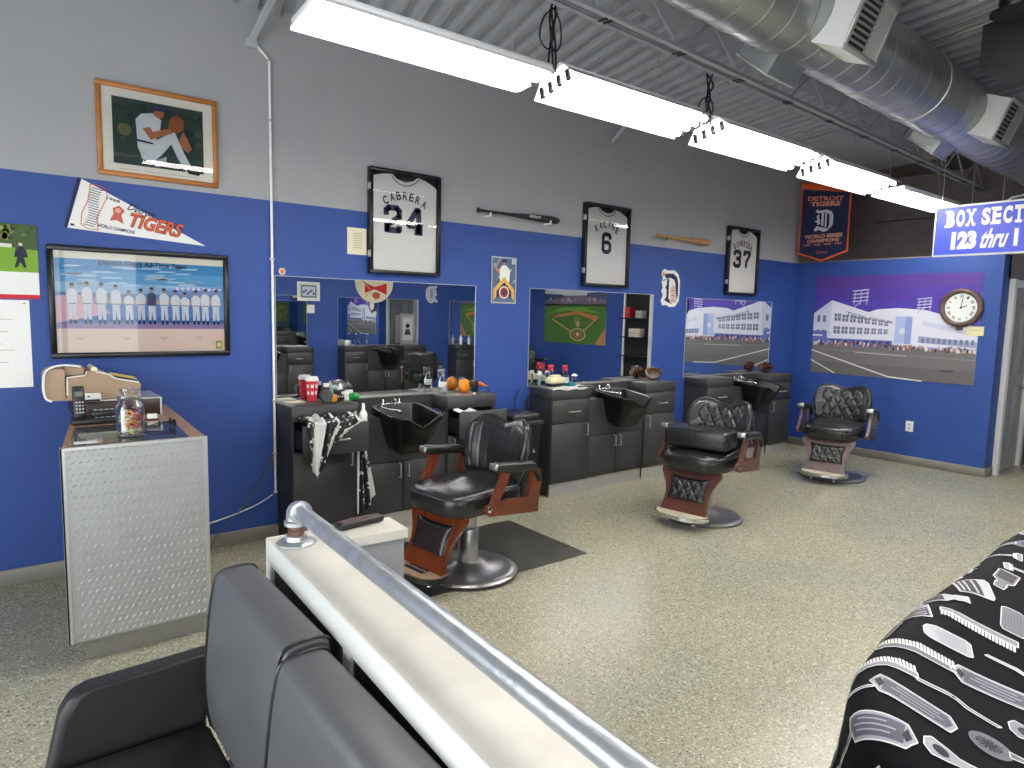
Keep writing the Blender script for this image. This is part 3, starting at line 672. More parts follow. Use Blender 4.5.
for k in range(6): a.poly([(.52+.02*(k % 2), .12+k*.075), (.70, .15+k*.075), (.80-.02*(k % 2), .11+k*.075), (.72, .125+k*.075)], pc(190, 96, 60) if k % 2 else NV, 4)
tag(m.build('letter_decal', loc=(5.715, -.002, 1.782)), 'white-edged blackletter D decal with orange marks left of the number 37 jersey', 'decal')

# --- wall mirrors
def wall_mirror(x0, x1, z0, z1, label, y=0, rz=0):
    t = thing('wall_mirror', label, 'mirror', (x0, y, z0), rz, 'wide wall mirrors over the stations'); w_, h_ = x1-x0, z1-z0
    b = MB(mirror_m); b.box(0, w_, -.006, -.001, 0, h_); b.build('mirror_glass', t)
    b = MB(satin); b.box(-.004, w_+.004, -.008, -.0005, -.008, 0); b.box(-.004, w_+.004, -.008, -.0005, h_, h_+.005); b.box(-.005, 0, -.008, -.0005, 0, h_); b.box(w_, w_+.005, -.008, -.0005, 0, h_); b.build('metal_channel', t)
    return t
wall_mirror(1.595, 3.295, .99, 1.876, 'wide mirror nearest the camera, with the reflected round sign at its top')
wall_mirror(3.90, 5.59, .99, 1.882, 'middle wide mirror, reflecting a ballfield poster')
wall_mirror(6.16, 7.86, .99, 1.868, 'far wide mirror, reflecting the ballpark mural')
m = MB(pc(226, 196, 170)); m.flat = True; a = Art(.05, .05, m, 0); a.disc(.5, .5, .5, pc(226, 200, 180), 1, 14); a.disc(.5, .5, .3, pc(200, 120, 90), 2, 12)
tag(m.build('round_sticker', loc=(1.62, -.001, 1.885)), 'tiny round sticker on the wall at the top left corner of the first mirror', 'sticker')

# ================================================================ FAR WALL
m = MB(WH); m.flat = True; m.box(0, 1.845, -.004, 0, 0, 1.225, WH)
a = Art(1.845, 1.225, m, -.0045)
for y1, y0, c in ((1, .88, (84, 58, 140)), (.88, .74, (78, 58, 150)), (.74, .62, (74, 62, 160)), (.62, .5, (84, 76, 172)), (.5, .28, (150, 150, 200))): a.rect(0, y0, 1, y1, pc(*c), 1)
a.rect(0, 0, 1, .30, pc(112, 110, 110), 2); a.rect(0, 0, 1, .12, pc(102, 100, 100), 3)
WB = pc(216, 218, 230); WB2 = pc(196, 202, 222); WN = pc(110, 116, 142); BB = pc(96, 108, 178)
a.poly([(.34, .62), (.42, .665), (.55, .68), (.70, .665), (.84, .61), (1, .50), (1, .32), (.34, .32)], WB, 3)          # curved grandstand
a.poly([(.70, .56), (1, .47), (1, .43), (.70, .52)], WB2, 4); a.poly([(.68, .42), (1, .38), (1, .33), (.68, .36)], pc(150, 156, 190), 4)
for i in range(10): a.rect(.70+i*.03, .355, .715+i*.03, .40, WN, 5)
a.poly([(.0, .62), (.12, .755), (.50, .575), (.52, .56), (.52, .31), (0, .31)], WB, 5)                                      # main building
a.poly([(.0, .62), (.12, .755), (.12, .31), (0, .31)], WB2, 6)
for r, (ya, yb) in enumerate(((.62, .545), (.49, .43))):
    for i in range(8):
        u = i/8; x0 = .145+.355*(1-(1-u)**1.25); wv = .044*(1-.55*u); top = ya-(.06 if r == 0 else .015)*u*1.3; hh = (.075-.03*u)
        a.rect(x0, top-hh, x0+wv, top, WN, 7); a.rect(x0+wv*.45, top-hh, x0+wv*.55, top, WB, 8); a.rect(x0, top-hh*.52, x0+wv, top-hh*.44, WB, 8)
    for x0 in (.025, .065): a.rect(x0, ya-.09-r*.02, x0+.022, ya-.02-r*.02, WN, 7)
a.rect(0, .30, .53, .365, BB, 7)
for i in range(9): a.rect(.13+.045*i, .31, .155+.045*i, .355, pc(64, 70, 110), 8)
a.poly([(0, .44), (.10, .44), (.10, .30), (0, .30)], BB, 8); a.rect(0, .385, .07, .40, WB, 9)
a.rect(.54, .34, .64, .60, pc(168, 184, 226), 8); a.rect(.60, .34, .64, .60, pc(140, 156, 206), 9); a.disc(.585, .46, .018, WB, 9)
a.text('TIGER', .225, .60, .36, .645, WN, 9, .02, 0, 0, 1, -.055); a.text('STADIUM', .38, .562, .52, .59, WN, 9, .02, 0, 0, 1, -.035)
for cx, cy, s in ((.31, .79, 1), (.70, .72, .8)):
    for i in range(4): a.line([(cx-.05*s, cy-.05*s+i*.035*s), (cx+.05*s, cy-.035*s+i*.035*s)], .012*s, pc(206, 206, 226), 4)
    for i in range(3): a.line([(cx-.04*s+i*.04*s, cy-.08*s), (cx-.035*s+i*.04*s, cy+.06*s)], .012*s, pc(170, 168, 206), 4)
    a.line([(cx-.04, cy-.11*s), (cx, cy-.05*s)], .01, pc(190, 190, 216), 4)
random.seed(11)
for _ in range(150):
    x = random.uniform(0, 1); y = .255+.03*random.random()+(.03 if x < .5 else .02)
    a.rect(x, y, x+.010, y+.03, random.choice([pc(216, 214, 210), pc(60, 58, 64), pc(168, 120, 96), pc(190, 160, 140), pc(96, 100, 130), pc(220, 218, 214), pc(150, 90, 80)]), 9+_ % 3)
a.line([(0, .235), (.52, .015), (.72, -.0)], .016, pc(214, 212, 208), 4); a.line([(0, .13), (.17, .01)], .014, pc(214, 212, 208), 4); a.line([(.3, .235), (.62, .225)], .008, pc(190, 188, 186), 4)
a.line([(.05, .25), (1, .22)], .01, pc(134, 132, 130), 4); a.poly([(.82, .115), (.90, .12), (.88, .10), (.80, .098)], pc(70, 68, 70), 4)
MURAL = m.build('ballpark_mural', loc=(XF-.002, -.268, .985), rot=(0, 0, -PI/2))
tag(MURAL, 'large unframed mural of a white ballpark under a purple sky on the far wall', 'poster')
# clock
t = thing('wall_clock', 'round brown-rimmed wall clock with roman numerals, overlapping the mural', 'clock', (XF-.008, -1.935, 1.825), -PI/2)
RX = Matrix.Rotation(PI/2, 4, 'X')
cl_w = mat('antique_brown_rim', (92, 72, 64), .35, var=.2, vscale=20)
m = MB(cl_w); m.lathe([(.155, .02), (.16, .034), (.175, .045), (.195, .045), (.21, .03), (.214, .0), (.15, 0)], 48, X=RX); m.build('rim', t)
m = MB(pc(222, 228, 224)); m.flat = True; m.lathe([(.16, 0), (.16, .022)], 48, X=RX, smooth=False); m.build('dial', t)
m = MB(BK); m.flat = True
a = Art(1, 1, m, -.0225)
for i, s in enumerate(['XII', 'I', 'II', 'III', 'IIII', 'V', 'VI', 'VII', 'VIII', 'IX', 'X', 'XI']):
    an = -i*PI/6; T = Matrix.Rotation(-an, 4, 'Y'); A2 = Art(1, 1, m, -.0225, T); wd = .012+.008*len(s); A2.text(s, -wd/2, .108, wd/2, .138, BK, 1, .02)
a.line([(0, 0), (.012, .095)], .008, BK, 3); a.line([(-.0, -.0), (.055, .022)], .01, BK, 3); a.disc(0, 0, .012, BK, 4, ry=.012)
for i in range(60): an = i*PI/30; a.line([(.146*math.sin(an), .146*math.cos(an)), (.15*math.sin(an), .15*math.cos(an))], .0025, BK, 1)
m.build('numerals_and_hands', t)
m = MB(cl_w); m.box(-.03, .03, -.03, 0, -.245, -.205, bev=.006); m.build('pendulum_hook', t)
m = MB(pc(232, 226, 176)); m.flat = True; m.box(0, .16, -.004, 0, 0, .10); a = Art(.16, .10, m, -.0045); a.line([(.2, .6), (.8, .6)], .006, pc(180, 160, 120), 1)
tag(m.build('paper_note', loc=(XF-.008, -2.005, 1.525), rot=(0, 0, -PI/2)), 'small cream note stuck just below the clock', 'note')
t = thing('wall_outlet', 'white electrical outlet low on the far blue wall', 'outlet', (XF-.001, -1.468, .385), -PI/2)
m = MB(white_pl); m.box(0, .082, -.007, 0, 0, .122, bev=.002); m.build('cover_plate', t)
for z in (.022, .07): m = MB(pc(214, 212, 206)); m.box(.022, .06, -.010, -.006, z, z+.03, bev=.004); m.box(.032, .035, -.0105, -.010, z+.01, z+.02, BK); m.box(.046, .049, -.0105, -.010, z+.01, z+.02, BK); m.build('socket', t)
# banner
t = thing('hanging_banner', 'navy banner with orange edges and pointed foot hanging in the far corner', 'banner', (8.30, -.065, 2.39), -PI/2)
w_, h_ = .64, .97
out = [(0, .11), (.5, 0), (1, .11), (1, .90), (1, .90), (0, 1.0)]
m = MB(ORG); m.flat = True; m.prism([(0, .11*h_), (.5*w_, 0), (w_, .11*h_), (w_, .88), (0, .99)], .004, X=Matrix.Translation((0, 0, 0)) @ RX)
a = Art(w_, h_, m, -.0045); a.poly([(.03, .125), (.5, .022), (.97, .125), (.97, .835), (.03, .95)], NV, 1)
a.text('DETROIT', .14, .79, .86, .85, pc(206, 120, 96), 2, .04, 0, 0, 1, -.045); a.text('TIGERS', .2, .715, .8, .775, pc(214, 140, 116), 2, .05, 0, 0, 1, -.03)
letter_D(a, .30, .38, .40, .29, pc(206, 208, 216), 3)
a.text('WORLD SERIES', .12, .30, .88, .35, pc(214, 150, 130), 2, .04); a.text('CHAMPIONS', .18, .245, .82, .29, pc(214, 150, 130), 2, .04)
for i, s in enumerate(('1935', '1945', '1968', '1984')): a.text(s, .11+i*.21, .205, .25+i*.21, .232, pc(214, 120, 80), 2, .03)
a.text('Detroit', .38, .10, .62, .145, pc(170, 90, 76), 2, .01, .4)
m.build('banner_cloth', t)
m = MB(ORG); m.tube([(-.02, -.004, .995), (w_+.02, -.004, .885)], .014, 10); m.build('top_sleeve', t)
m = MB(satin); m.tube([(.01, -.004, 1.0), (.01, -.004, ZD-2.43)], .003, 5); m.tube([(w_-.01, -.004, .9), (w_-.01, -.004, ZD-2.43)], .003, 5); m.build('hanging_wire', t)
# blue sign
t = thing('hanging_sign', 'bright blue hanging sign with white letters at the right edge', 'sign', (7.4, -1.99, 2.295), -PI/2)
w_, h_ = 1.28, .485
sb = mat('sign_blue', (44, 66, 196), .35)
m = MB(WH); m.box(0, w_, -.02, 0, 0, h_, bev=.004, seg=1); m.box(.012, w_-.012, -.0206, -.02, .018, h_-.018, sb); m.build('panel', t)
m = MB(WH); m.flat = True; a = Art(w_, h_, m, -.0206)
xc = .105
for ch in 'BOX SECTIONS':
    if ch == ' ': xc += .038; continue
    cw = .034 if ch == 'I' else .070; f0 = xc/w_; f1 = (xc+cw)/w_; a.text(ch, f0, .57, f1, .90, WH, 1, .055)
    if ch in 'XTNI':
        for zz in ((.57, .90) if ch != 'T' else (.57,)):
            z0 = zz if zz < .7 else zz-.055
            if ch in 'XN': a.rect(f0-.004, z0, f0+.018, z0+.055, WH, 2); a.rect(f1-.018, z0, f1+.004, z0+.055, WH, 2)
            else: a.rect((f0+f1)/2-.020, z0, (f0+f1)/2+.020, z0+.055, WH, 2)
    if ch in 'BE': a.rect(f0-.010, .57, f0+.01, .625, WH, 2); a.rect(f0-.010, .845, f0+.01, .90, WH, 2)
    xc += cw+.015
a.text('123', .125, .13, .29, .48, WH, 1, .07); a.text('thru', .315, .13, .49, .50, WH, 1, .03, .5); a.text('1', .52, .14, .545, .47, WH, 1, .06)
m.build('lettering', t)
m = MB(satin); m.tube([(.05, -.01, h_), (.05, -.01, ZD-2.31)], .003, 5); m.tube([(w_-.05, -.01, h_), (w_-.05, -.01, ZD-2.31)], .003, 5); m.build('hanging_wire', t)
# poster and shelved closet on the passage wall, seen in the middle mirror
m = MB(WH); m.flat = True; m.box(0, 1.86, -.004, 0, 0, 1.13); a = Art(1.86, 1.13, m, -.0045)
a.rect(0, .86, 1, 1, pc(196, 204, 210), 1); a.rect(0, .70, 1, .88, pc(112, 104, 120), 2); a.poly([(0, .80), (.3, .86), (.3, .92), (0, .95)], pc(70, 80, 110), 3); a.poly([(1, .78), (.62, .84), (.7, .90), (1, .92)], pc(60, 70, 100), 3)
a.rect(0, 0, 1, .72, pc(74, 112, 52), 2); a.poly([(.05, .56), (.35, .66), (.7, .66), (.95, .54), (.6, .60), (.3, .58)], pc(104, 150, 56), 3)
a.poly([(.1, .50), (.45, .60), (.78, .52), (.84, .46), (.45, .54), (.18, .44)], pc(190, 120, 70), 4); a.line([(.42, .14), (.15, .46)], .03, pc(196, 150, 110), 4); a.line([(.42, .14), (.86, .44)], .03, pc(196, 150, 110), 4)
a.disc(.43, .17, .125, pc(206, 196, 150), 5, 28, ry=.115); a.disc(.43, .17, .112, pc(96, 110, 56), 6, 28, ry=.102); a.disc(.43, .17, .07, pc(160, 104, 66), 6.5, 28, ry=.07); a.disc(.43, .17, .018, pc(226, 220, 206), 7); a.disc(.44, .42, .05, pc(112, 130, 70), 5); a.disc(.43, .36, .03, pc(190, 150, 110), 6)
random.seed(12)
for _ in range(60): x = random.random(); a.rect(x, .72+.12*random.random(), x+.012, .735+.12*random.random(), random.choice([pc(190, 180, 190), pc(90, 84, 110), pc(160, 130, 140)]), 4)
a.poly([(0, 0), (.16, .0), (.06, .22), (0, .3)], pc(170, 120, 84), 5)
tag(m.build('ballfield_poster', loc=(XR-.002, -4.60, 1.06), rot=(0, 0, -PI/2)), 'large green ballfield poster, seen reflected in the middle mirror', 'poster')
t = thing('supply_shelves', 'tall dark shelving in a pale frame, seen reflected in the middle mirror', 'shelves', (XR-.001, -3.40, .0), -PI/2)
m = MB(white_pl); m.box(0, .06, -.06, 0, 0, 2.14); m.box(.66, .70, -.06, 0, 0, 2.14); m.box(0, .70, -.06, 0, 2.10, 2.14); m.build('pale_frame', t)
m = MB(dark); m.box(.06, .66, -.03, 0, 0, 2.1)
for z in (.5, .9, 1.25, 1.6): m.box(.06, .66, -.22, -.0, z, z+.02)
m.build('shelf_board', t)
for x, z, wv, hv, c, lb in ((.15, 1.27, .28, .16, (200, 190, 176), 'pale folded towels on the lower shelf of the supply shelves'), (.12, 1.62, .16, .14, (176, 176, 170), 'grey box on the upper shelf of the supply shelves'), (.40, 1.62, .14, .2, (190, 44, 48), 'red box on the upper shelf of the supply shelves')):
    b = MB(pc(*c)); b.box(x, x+wv, -.2, -.05, 0, hv, bev=.015); b.box(x+.01, x+wv-.01, -.205, -.2, hv*.45, hv*.5, pc(90, 90, 90)); o = b.build('supply_box' if 'box' in lb else 'folded_towels', loc=(XR, -3.40, z), rot=(0, 0, -PI/2)); tag(o, lb, 'box' if 'box' in lb else 'towels')

# ================================================================ STYLING STATIONS
def cabinet(label, x0, w_, loc_y, left_handle, open_d=0, rz=0, src=None):
    """narrow storage cabinet; local x along the wall, front faces -y"""
    t = thing('storage_cabinet', label, 'cabinet', (x0, loc_y, 0), rz, 'tall drawer cabinets of the stations'); D = .30; T = .018
    m = MB(lam); m.box(0, T, -D, -.002, .02, .885); m.box(w_-T, w_, -D, -.002, .02, .885); m.box(T, w_-T, -.02, -.002, .02, .885); m.box(T, w_-T, -D, -.02, .12, .14); m.box(T, w_-T, -D+.01, -.02, .655, .67)
    if not open_d: m.box(T, w_-T, -D+.005, -D+.02, .67, .885, dark)
    m.build('carcass', t)
    m = MB(lam); m.box(-.004, w_+.004, -D-.022, -.002, .885, .978, bev=.002, seg=1); m.box(-.006, w_+.006, -D-.024, -.002, .978, .986, lam_top, .002, 1); m.build('worktop', t)
    d = MB(lam); oy = -open_d; d.box(.004, w_-.004, -D-.02+oy, -D+oy, .672, .882, bev=.002, seg=1)
    if open_d: d.box(.03, w_-.03, -D+oy, -.05+oy, .69, .70, dark); d.box(.03, .042, -D+oy, -.05+oy, .69, .82, dark); d.box(w_-.042, w_-.03, -D+oy, -.05+oy, .69, .82, dark); d.box(w_-.03, w_-.024, -D+oy, -.08+oy, .73, .755, satin)
    dr = d.build('drawer', t)
    h = MB(satin); zz = .775; yy = -D-.02+oy; c = w_*.55
    h.tube([(c-.06, yy, zz), (c-.06, yy-.03, zz), (c+.06, yy-.03, zz), (c+.06, yy, zz)], .006, 8); h.build('handle', dr)
    d = MB(lam); d.box(.004, w_-.004, -D-.02, -D, .125, .667, bev=.002, seg=1); do = d.build('door', t)
    xx = w_-.05 if left_handle else .05
    h = MB(satin); h.tube([(xx, -D-.02, .65), (xx, -D-.05, .65), (xx, -D-.05, .54), (xx, -D-.02, .54)], .006, 8); h.build('handle', do)
    k = MB(kick); k.box(.002, w_-.002, -D-.006, -D+.02, 0.001, .118); k.build('kick_plate', t)
    return t
def sink_cabinet(label, x0, w_, loc_y, rz=0):
    t = thing('sink_cabinet', label, 'cabinet', (x0, loc_y, 0), rz, 'low sink cabinets between the drawer cabinets'); D = .285
    m = MB(lam); m.box(0.002, w_-.002, -D, -.002, .02, .59); m.box(.002, .18, -D, -.002, .59, .87); m.box(w_-.18, w_-.002, -D, -.002, .59, .87); m.box(.18, w_-.18, -.125, -.002, .59, .87); m.build('carcass', t)
    m = MB(lam); c_ = w_*.49; m.prism([(.002, .522), (w_-.002, .522), (w_-.002, .865), (c_+.182, .865), (c_+.172, .80), (c_+.15, .72), (c_+.118, .625), (c_-.118, .625), (c_-.15, .72), (c_-.172, .80), (c_-.182, .865), (.002, .865)], .018, X=Matrix.Translation((0, -D, 0)) @ RX); m.build('upper_panel', t)
    for i in range(2):
        x1 = .006+i*(w_/2); d = MB(lam); d.box(x1, x1+w_/2-.008, -D-.018, -D, .125, .516, bev=.002, seg=1); do = d.build('door', t)
        xx = w_/2-.035 if i == 0 else w_/2+.035
        h = MB(satin); h.tube([(xx, -D-.018, .50), (xx, -D-.048, .50), (xx, -D-.048, .395), (xx, -D-.018, .395)], .006, 8); h.build('handle', do)
    k = MB(kick); k.box(.004, w_-.004, -D-.004, -D+.02, .001, .118); k.build('kick_plate', t)
    m = MB(lam); m.box(0, w_, -.075, -.002, .87, .978); m.box(0, w_, -.085, -.002, .978, .988, lam_top, .002, 1); m.build('backsplash_ledge', t)
    return t
gloss_blk = mat('glossy_black_porcelain', (14, 14, 15), .3, spec=.35)
def shampoo_bowl(label, x, y, rz=0):
    t = thing('shampoo_bowl', label, 'shampoo bowl', (x, y, 0), rz, 'black shampoo bowls at the stations')
    def ring(sx, sy, cy, z, n=40, notch=0, dip=0):
        out = []
        for k in range(n):
            a = 2*PI*k/n; c, s_ = math.cos(a), math.sin(a); e = .45
            X_ = sx*math.copysign(abs(c)**e, c); Y_ = cy+sy*math.copysign(abs(s_)**e, s_)
            zz = z+(.06*(Y_-cy)/sy)*1.0*(.5 if z > .8 else .3)
            if notch and s_ < 0: zz -= notch*math.exp(-(X_/(.42*sx))**4)*min(1, (-s_)**2*1.2)
            out.append((X_, Y_, zz))
        return out
    m = MB(gloss_blk); n = 40
    rings = [ring(.10, .09, -.36, .615), ring(.125, .12, -.365, .635), ring(.155, .16, -.37, .72), ring(.178, .20, -.375, .80), ring(.19, .222, -.378, .862, notch=.05), ring(.207, .24, -.378, .893, notch=.07), ring(.212, .246, -.378, .899, notch=.07), ring(.212, .246, -.378, .911, notch=.07), ring(.19, .222, -.378, .907, notch=.07), ring(.168, .19, -.375, .85, notch=.03), ring(.14, .14, -.37, .72), ring(.10, .09, -.36, .66), ring(.02, .02, -.36, .645)]
    vs = sum(rings, []); fs = [(i*n+k, i*n+(k+1) % n, (i+1)*n+(k+1) % n, (i+1)*n+k) for i in range(len(rings)-1) for k in range(n)]
    fs += [tuple(range(n-1, -1, -1)), tuple((len(rings)-1)*n+k for k in range(n))]
    m.add(vs, fs, smooth=True); m.build('basin', t)
    r = ring(.203, .236, -.378, .914, 40, .07); m = MB(mat('dark_gloss_rubber', (30, 30, 32), .15)); m.tube([r[k] for k in range(22, 39)], .006, 8); m.build('neck_rim', t)
    m = MB(chrome); m.box(-.09, .09, -.145, -.105, .93, .942, bev=.004); m.lathe([(.014, 0), (.012, .03), (0, .035)], 14, X=Matrix.Translation((-.07, -.125, .94))); m.lathe([(.014, 0), (.012, .03), (0, .035)], 14, X=Matrix.Translation((.07, -.125, .94)))
    m.tube([(0, -.125, .94), (0, -.14, .97), (0, -.18, .975), (0, -.21, .955)], .006, 8); m.tube(curve_pts([(-.05, -.13, .935), (-.13, -.2, .935), (-.15, -.33, .93), (-.09, -.40, .925)]), .006, 8); m.lathe([(.009, 0), (.018, .03), (.02, .05), (0, .052)], 16, X=Matrix.Translation((-.09, -.40, .92)) @ Matrix.Rotation(1.7, 4, 'X') @ Matrix.Scale(.8, 4)); m.build('faucet', t)
    m = MB(plastic); m.box(-.05, .05, -.335, -.304, .62, .72, bev=.006); m.build('tilt_bracket', t)
    return t
def station(x0, tagname, y=0, rz=0, opens=(0, 0)):
    W1, WC = .475, .765
    def at(dx): return x0+dx if rz == 0 else x0-dx
    cabinet('tall charcoal cabinet left of the sink at the '+tagname, at(0), W1, y, True, opens[0], rz)
    sink_cabinet('charcoal two-door sink cabinet in the middle of the '+tagname, at(W1+.002), WC, y, rz)
    cabinet('tall charcoal cabinet right of the sink at the '+tagname, at(W1+WC+.004), .465, y, False, opens[1], rz)
    shampoo_bowl('black shampoo bowl with chrome fittings at the '+tagname, at(W1+WC*.49), y, rz)
station(1.59, 'station nearest the camera', opens=(.19, .17)); station(3.93, 'middle station'); station(6.19, 'far station')
station(6.86, 'opposite station seen in the first mirror', YB, PI); station(9.3, 'opposite corner station', YB, PI); station(4.55, 'opposite station nearest the street', YB, PI)
wall_mirror(6.86, 8.57, .99, 1.885, 'wide mirror on the opposite wall facing the first mirror', YB, PI); wall_mirror(9.3, 11.0, .99, 1.885, 'wide mirror on the opposite wall nearest the passage', YB, PI); wall_mirror(4.55, 6.25, .99, 1.885, 'wide mirror on the opposite wall nearest the street', YB, PI)

# opposite-wall decorations, seen in the first mirror
m = MB(CR); m.flat = True; m.lathe([(.40, 0), (.40, .012)], 48, X=RX, smooth=False); a = Art(1, 1, m, -.013)
a.poly([(-.26, -.02), (-.26, -.24), (-.03, -.15), (.03, -.15), (.20, -.22), (.20, -.02), (.03, -.09), (-.03, -.09)], pc(200, 40, 44), 1); a.line([(.10, -.14), (.33, .10)], .03, pc(214, 140, 70), 2); a.line([(.06, -.16), (.20, -.30)], .014, pc(206, 120, 90), 2)
a.poly([(-.12, -.22), (.0, -.19), (.06, -.26), (-.02, -.34), (-.10, -.31)], pc(180, 90, 60), 2)
tag(m.build('round_sign', loc=(5.88, YB+.02, 2.20), rot=(0, 0, PI)), 'large round cream sign with a red bow tie, seen in the first mirror', 'sign')
def art_generic(a): a.rect(0, 0, 1, 1, pc(220, 222, 222), 1); a.rect(.1, .1, .9, .9, pc(104, 130, 120), 2); a.rect(.18, .2, .82, .8, pc(206, 208, 224), 3); [a.disc(.25+.1*i, .35+.3*((i*5) % 3)/3, .06, pc(60, 80, 150), 4, 8) for i in range(6)]
framed('framed_print', 'white-framed blue picture on the opposite wall, seen upper left in the first mirror', 'picture', 0, 1.80, .42, .34, WH, .03, .02, art_generic, y=YB, rz=PI, xl=4.80, glass=False)
m = MB(WH); m.flat = True; m.box(0, .24, -.004, 0, 0, .15); tag(m.build('paper_notice', loc=(4.70, YB, 1.58), rot=(0, 0, PI)), 'small white card below the white-framed picture, seen in the first mirror', 'notice')
m = MB(WH); m.flat = True; a = Art(.3, .36, m, 0); letter_D(a, 0, 0, 1, 1, WH, 1); a.rect(.3, .15, .75, .85, WH, 1); letter_D(a, .06, .05, .88, .9, pc(200, 204, 214), 2)
for i in range(3): a.rect(.4+.1*i, .25, .44+.1*i, .78, NV, 3)
tag(m.build('letter_decal', loc=(7.32, YB+.002, 1.83), rot=(0, 0, PI)), 'pale blackletter D decal on the opposite wall, seen at the right of the first mirror', 'decal')

# ================================================================ BARBER CHAIRS
pad_l = mat('black_leather_tufted', (34, 34, 35), .27, var=.12, vscale=16, spec=.6)
def tuft(style, u, v, ku=3.0, kv=3.0):
    if style == 'diamond':
        g = min(abs(((u*ku+v*kv) % 1)-.5), abs(((u*ku-v*kv) % 1)-.5)); return -.010*math.exp(-(g/.13)**2)
    g = abs(((u*4.5) % 1)-.5); return -.0022*math.exp(-(g/.10)**2)-.003*math.sin(7*v+5*u)*math.sin(3*v)
def barber_chair(label, loc, heading, style, wood, wear=None):
    t = thing('barber_chair', label, 'barber chair', loc, heading, 'black leather barber chairs')
    # base
    m = MB(steel if style != 'diamond' else mat('aged_chrome', (150, 150, 150), .38, metal=.8, var=.1)); m.lathe([(.315, 0), (.318, .012), (.30, .026), (.27, .030), (.255, .027), (.20, .036), (.12, .048), (.095, .07), (.07, .075)], 56); m.build('base_plate', t)
    m = MB(rubber); m.lathe([(.322, 0), (.324, .006), (.318, .010)], 56); m.build('base_rim', t)
    m = MB(steel); m.lathe([(.066, .06), (.066, .28), (.062, .285), (.05, .29), (.05, .45)], 32); m.build('pump_column', t)
    m = MB(plastic); m.box(-.18, .16, -.17, .17, .40, .445, bev=.01); m.box(-.05, .05, -.05, .05, .36, .41, bev=.01); m.build('seat_frame', t)
    m = MB(chrome); m.tube(curve_pts([(.0, -.06, .30), (-.08, -.13, .27), (-.20, -.22, .20), (-.235, -.205, .19), (-.21, -.17, .20), (-.08, -.06, .27)]), .008, 8); m.build('lift_lever', t)
    # seat cushion
    def ring(s, z, bulge=0, n=48):
        out = []
        for k in range(n):
            a = 2*PI*k/n; c, q = math.cos(a), math.sin(a); e = .62 if c > 0 else .4
            X_ = (.315 if c > 0 else .285)*s*math.copysign(abs(c)**e, c); Y_ = .275*s*math.copysign(abs(q)**.5, q)
            out.append((.02+X_, Y_, z + .012*math.cos(PI*Y_/.3)*bulge - (.018*max(0, X_)/.3)*bulge + .02*(abs(Y_)/.275)**3*bulge))
        return out
    m = MB(pad_l); n = 48; R_ = [ring(.84, .435), ring(.96, .442), ring(1.0, .47), ring(1.01, .51, .2), ring(1.0, .545, .4), ring(.975, .565, .7), ring(.93, .58, 1), ring(.84, .59, 1), ring(.6, .596, 1), ring(.3, .598, 1), ring(.02, .598, 1)]
    vs = sum(R_, []); fs = [(i*n+k, i*n+(k+1) % n, (i+1)*n+(k+1) % n, (i+1)*n+k) for i in range(len(R_)-1) for k in range(n)]; fs += [tuple(range(n-1, -1, -1)), tuple((len(R_)-1)*n+k for k in range(n))]
    m.add(vs, fs, smooth=True); m.build('seat_cushion', t)
    m = MB(leather); r = ring(1.0, .55, .45); m.tube([p for p in r]+[r[0]], .005, 6); m.build('seat_piping', t)
    # backrest
    def top(u): return .955 - .045*math.exp(-(u/.34)**2) - .012*abs(u)**2 - .085*abs(u)**9 + .012
    def back(u, v, side):
        z0 = .585-.02*(1-u*u); z = z0+(top(u)-z0)*v; hw = .252+.04*math.sin(min(1, v*1.1)*PI/2); y = u*hw*(1-.06*v**8)
        x = -.265-.17*(z-.52)+.085*abs(u)**2.6
        th = ((1-abs(u)**8)**.5)*((1-abs(2*v-1)**8)**.5)
        if side > 0: x += .05*th*(1+.25*(1-abs(2*v-1))) + (tuft(style, u, v*1.0, 2.8, 2.2)*(1 if abs(u) < .68 or style != 'diamond' else 0) if th > .9 else 0)
        else: x -= .045*th
        return (x, y, z)
    NU, NV_ = 96, 64; m = MB(pad_l)
    m.grid(lambda a, b: back(2*a-1, b, 1), NU, NV_); m.build('backrest_cushion', t)
    m = MB(leather); m.grid(lambda a, b: back(2*a-1, b, -1), 32, 20); m.build('backrest_shell', t)
    e = [back(2*i/40-1, 1, 1) for i in range(41)]; e = [back(-1, i/12, 1) for i in range(13)]+e+[back(1, 1-i/12, 1) for i in range(13)]
    m = MB(leather); m.tube(e, .007, 6); m.build('backrest_piping', t)
    m = MB(chrome)
    for zz in (.64, .71, .78): m.lathe([(.0, 0), (.010, .0), (.012, .006), (0, .010)], 12, X=Matrix.Translation((-.315-.17*(zz-.52)+.06, .272, zz)) @ Matrix.Rotation(-PI/2, 4, 'X')); m.lathe([(.0, 0), (.010, .0), (.012, .006), (0, .010)], 12, X=Matrix.Translation((-.315-.17*(zz-.52)+.06, -.272, zz)) @ Matrix.Rotation(PI/2, 4, 'X'))
    m.build('back_studs', t)
    m = MB(plastic)
    for s in (-1, 1): m.box(-.31, -.25, s*.20-.02, s*.20+.02, .41, .66, bev=.006)
    m.build('back_bracket', t)
    # arms
    for s in (-1, 1):
        LIFT = Matrix.Translation((-.03, 0, .105)) @ Matrix.Translation((0, 0, .5)) @ Matrix.Rotation(-.10, 4, 'Y') @ Matrix.Translation((0, 0, -.5)); AW = .335
        Xa = LIFT @ Matrix.Translation((0, s*AW+.014, 0)) @ Matrix.Rotation(PI/2, 4, 'X')
        m = MB(wood)
        m.prism([(-.26, .33), (.16, .335), (.185, .35), (.19, .375), (.175, .40), (.15, .405), (.12, .42), (.04, .42), (.03, .43), (-.15, .43), (-.16, .44), (-.255, .45)], .028, X=Xa)
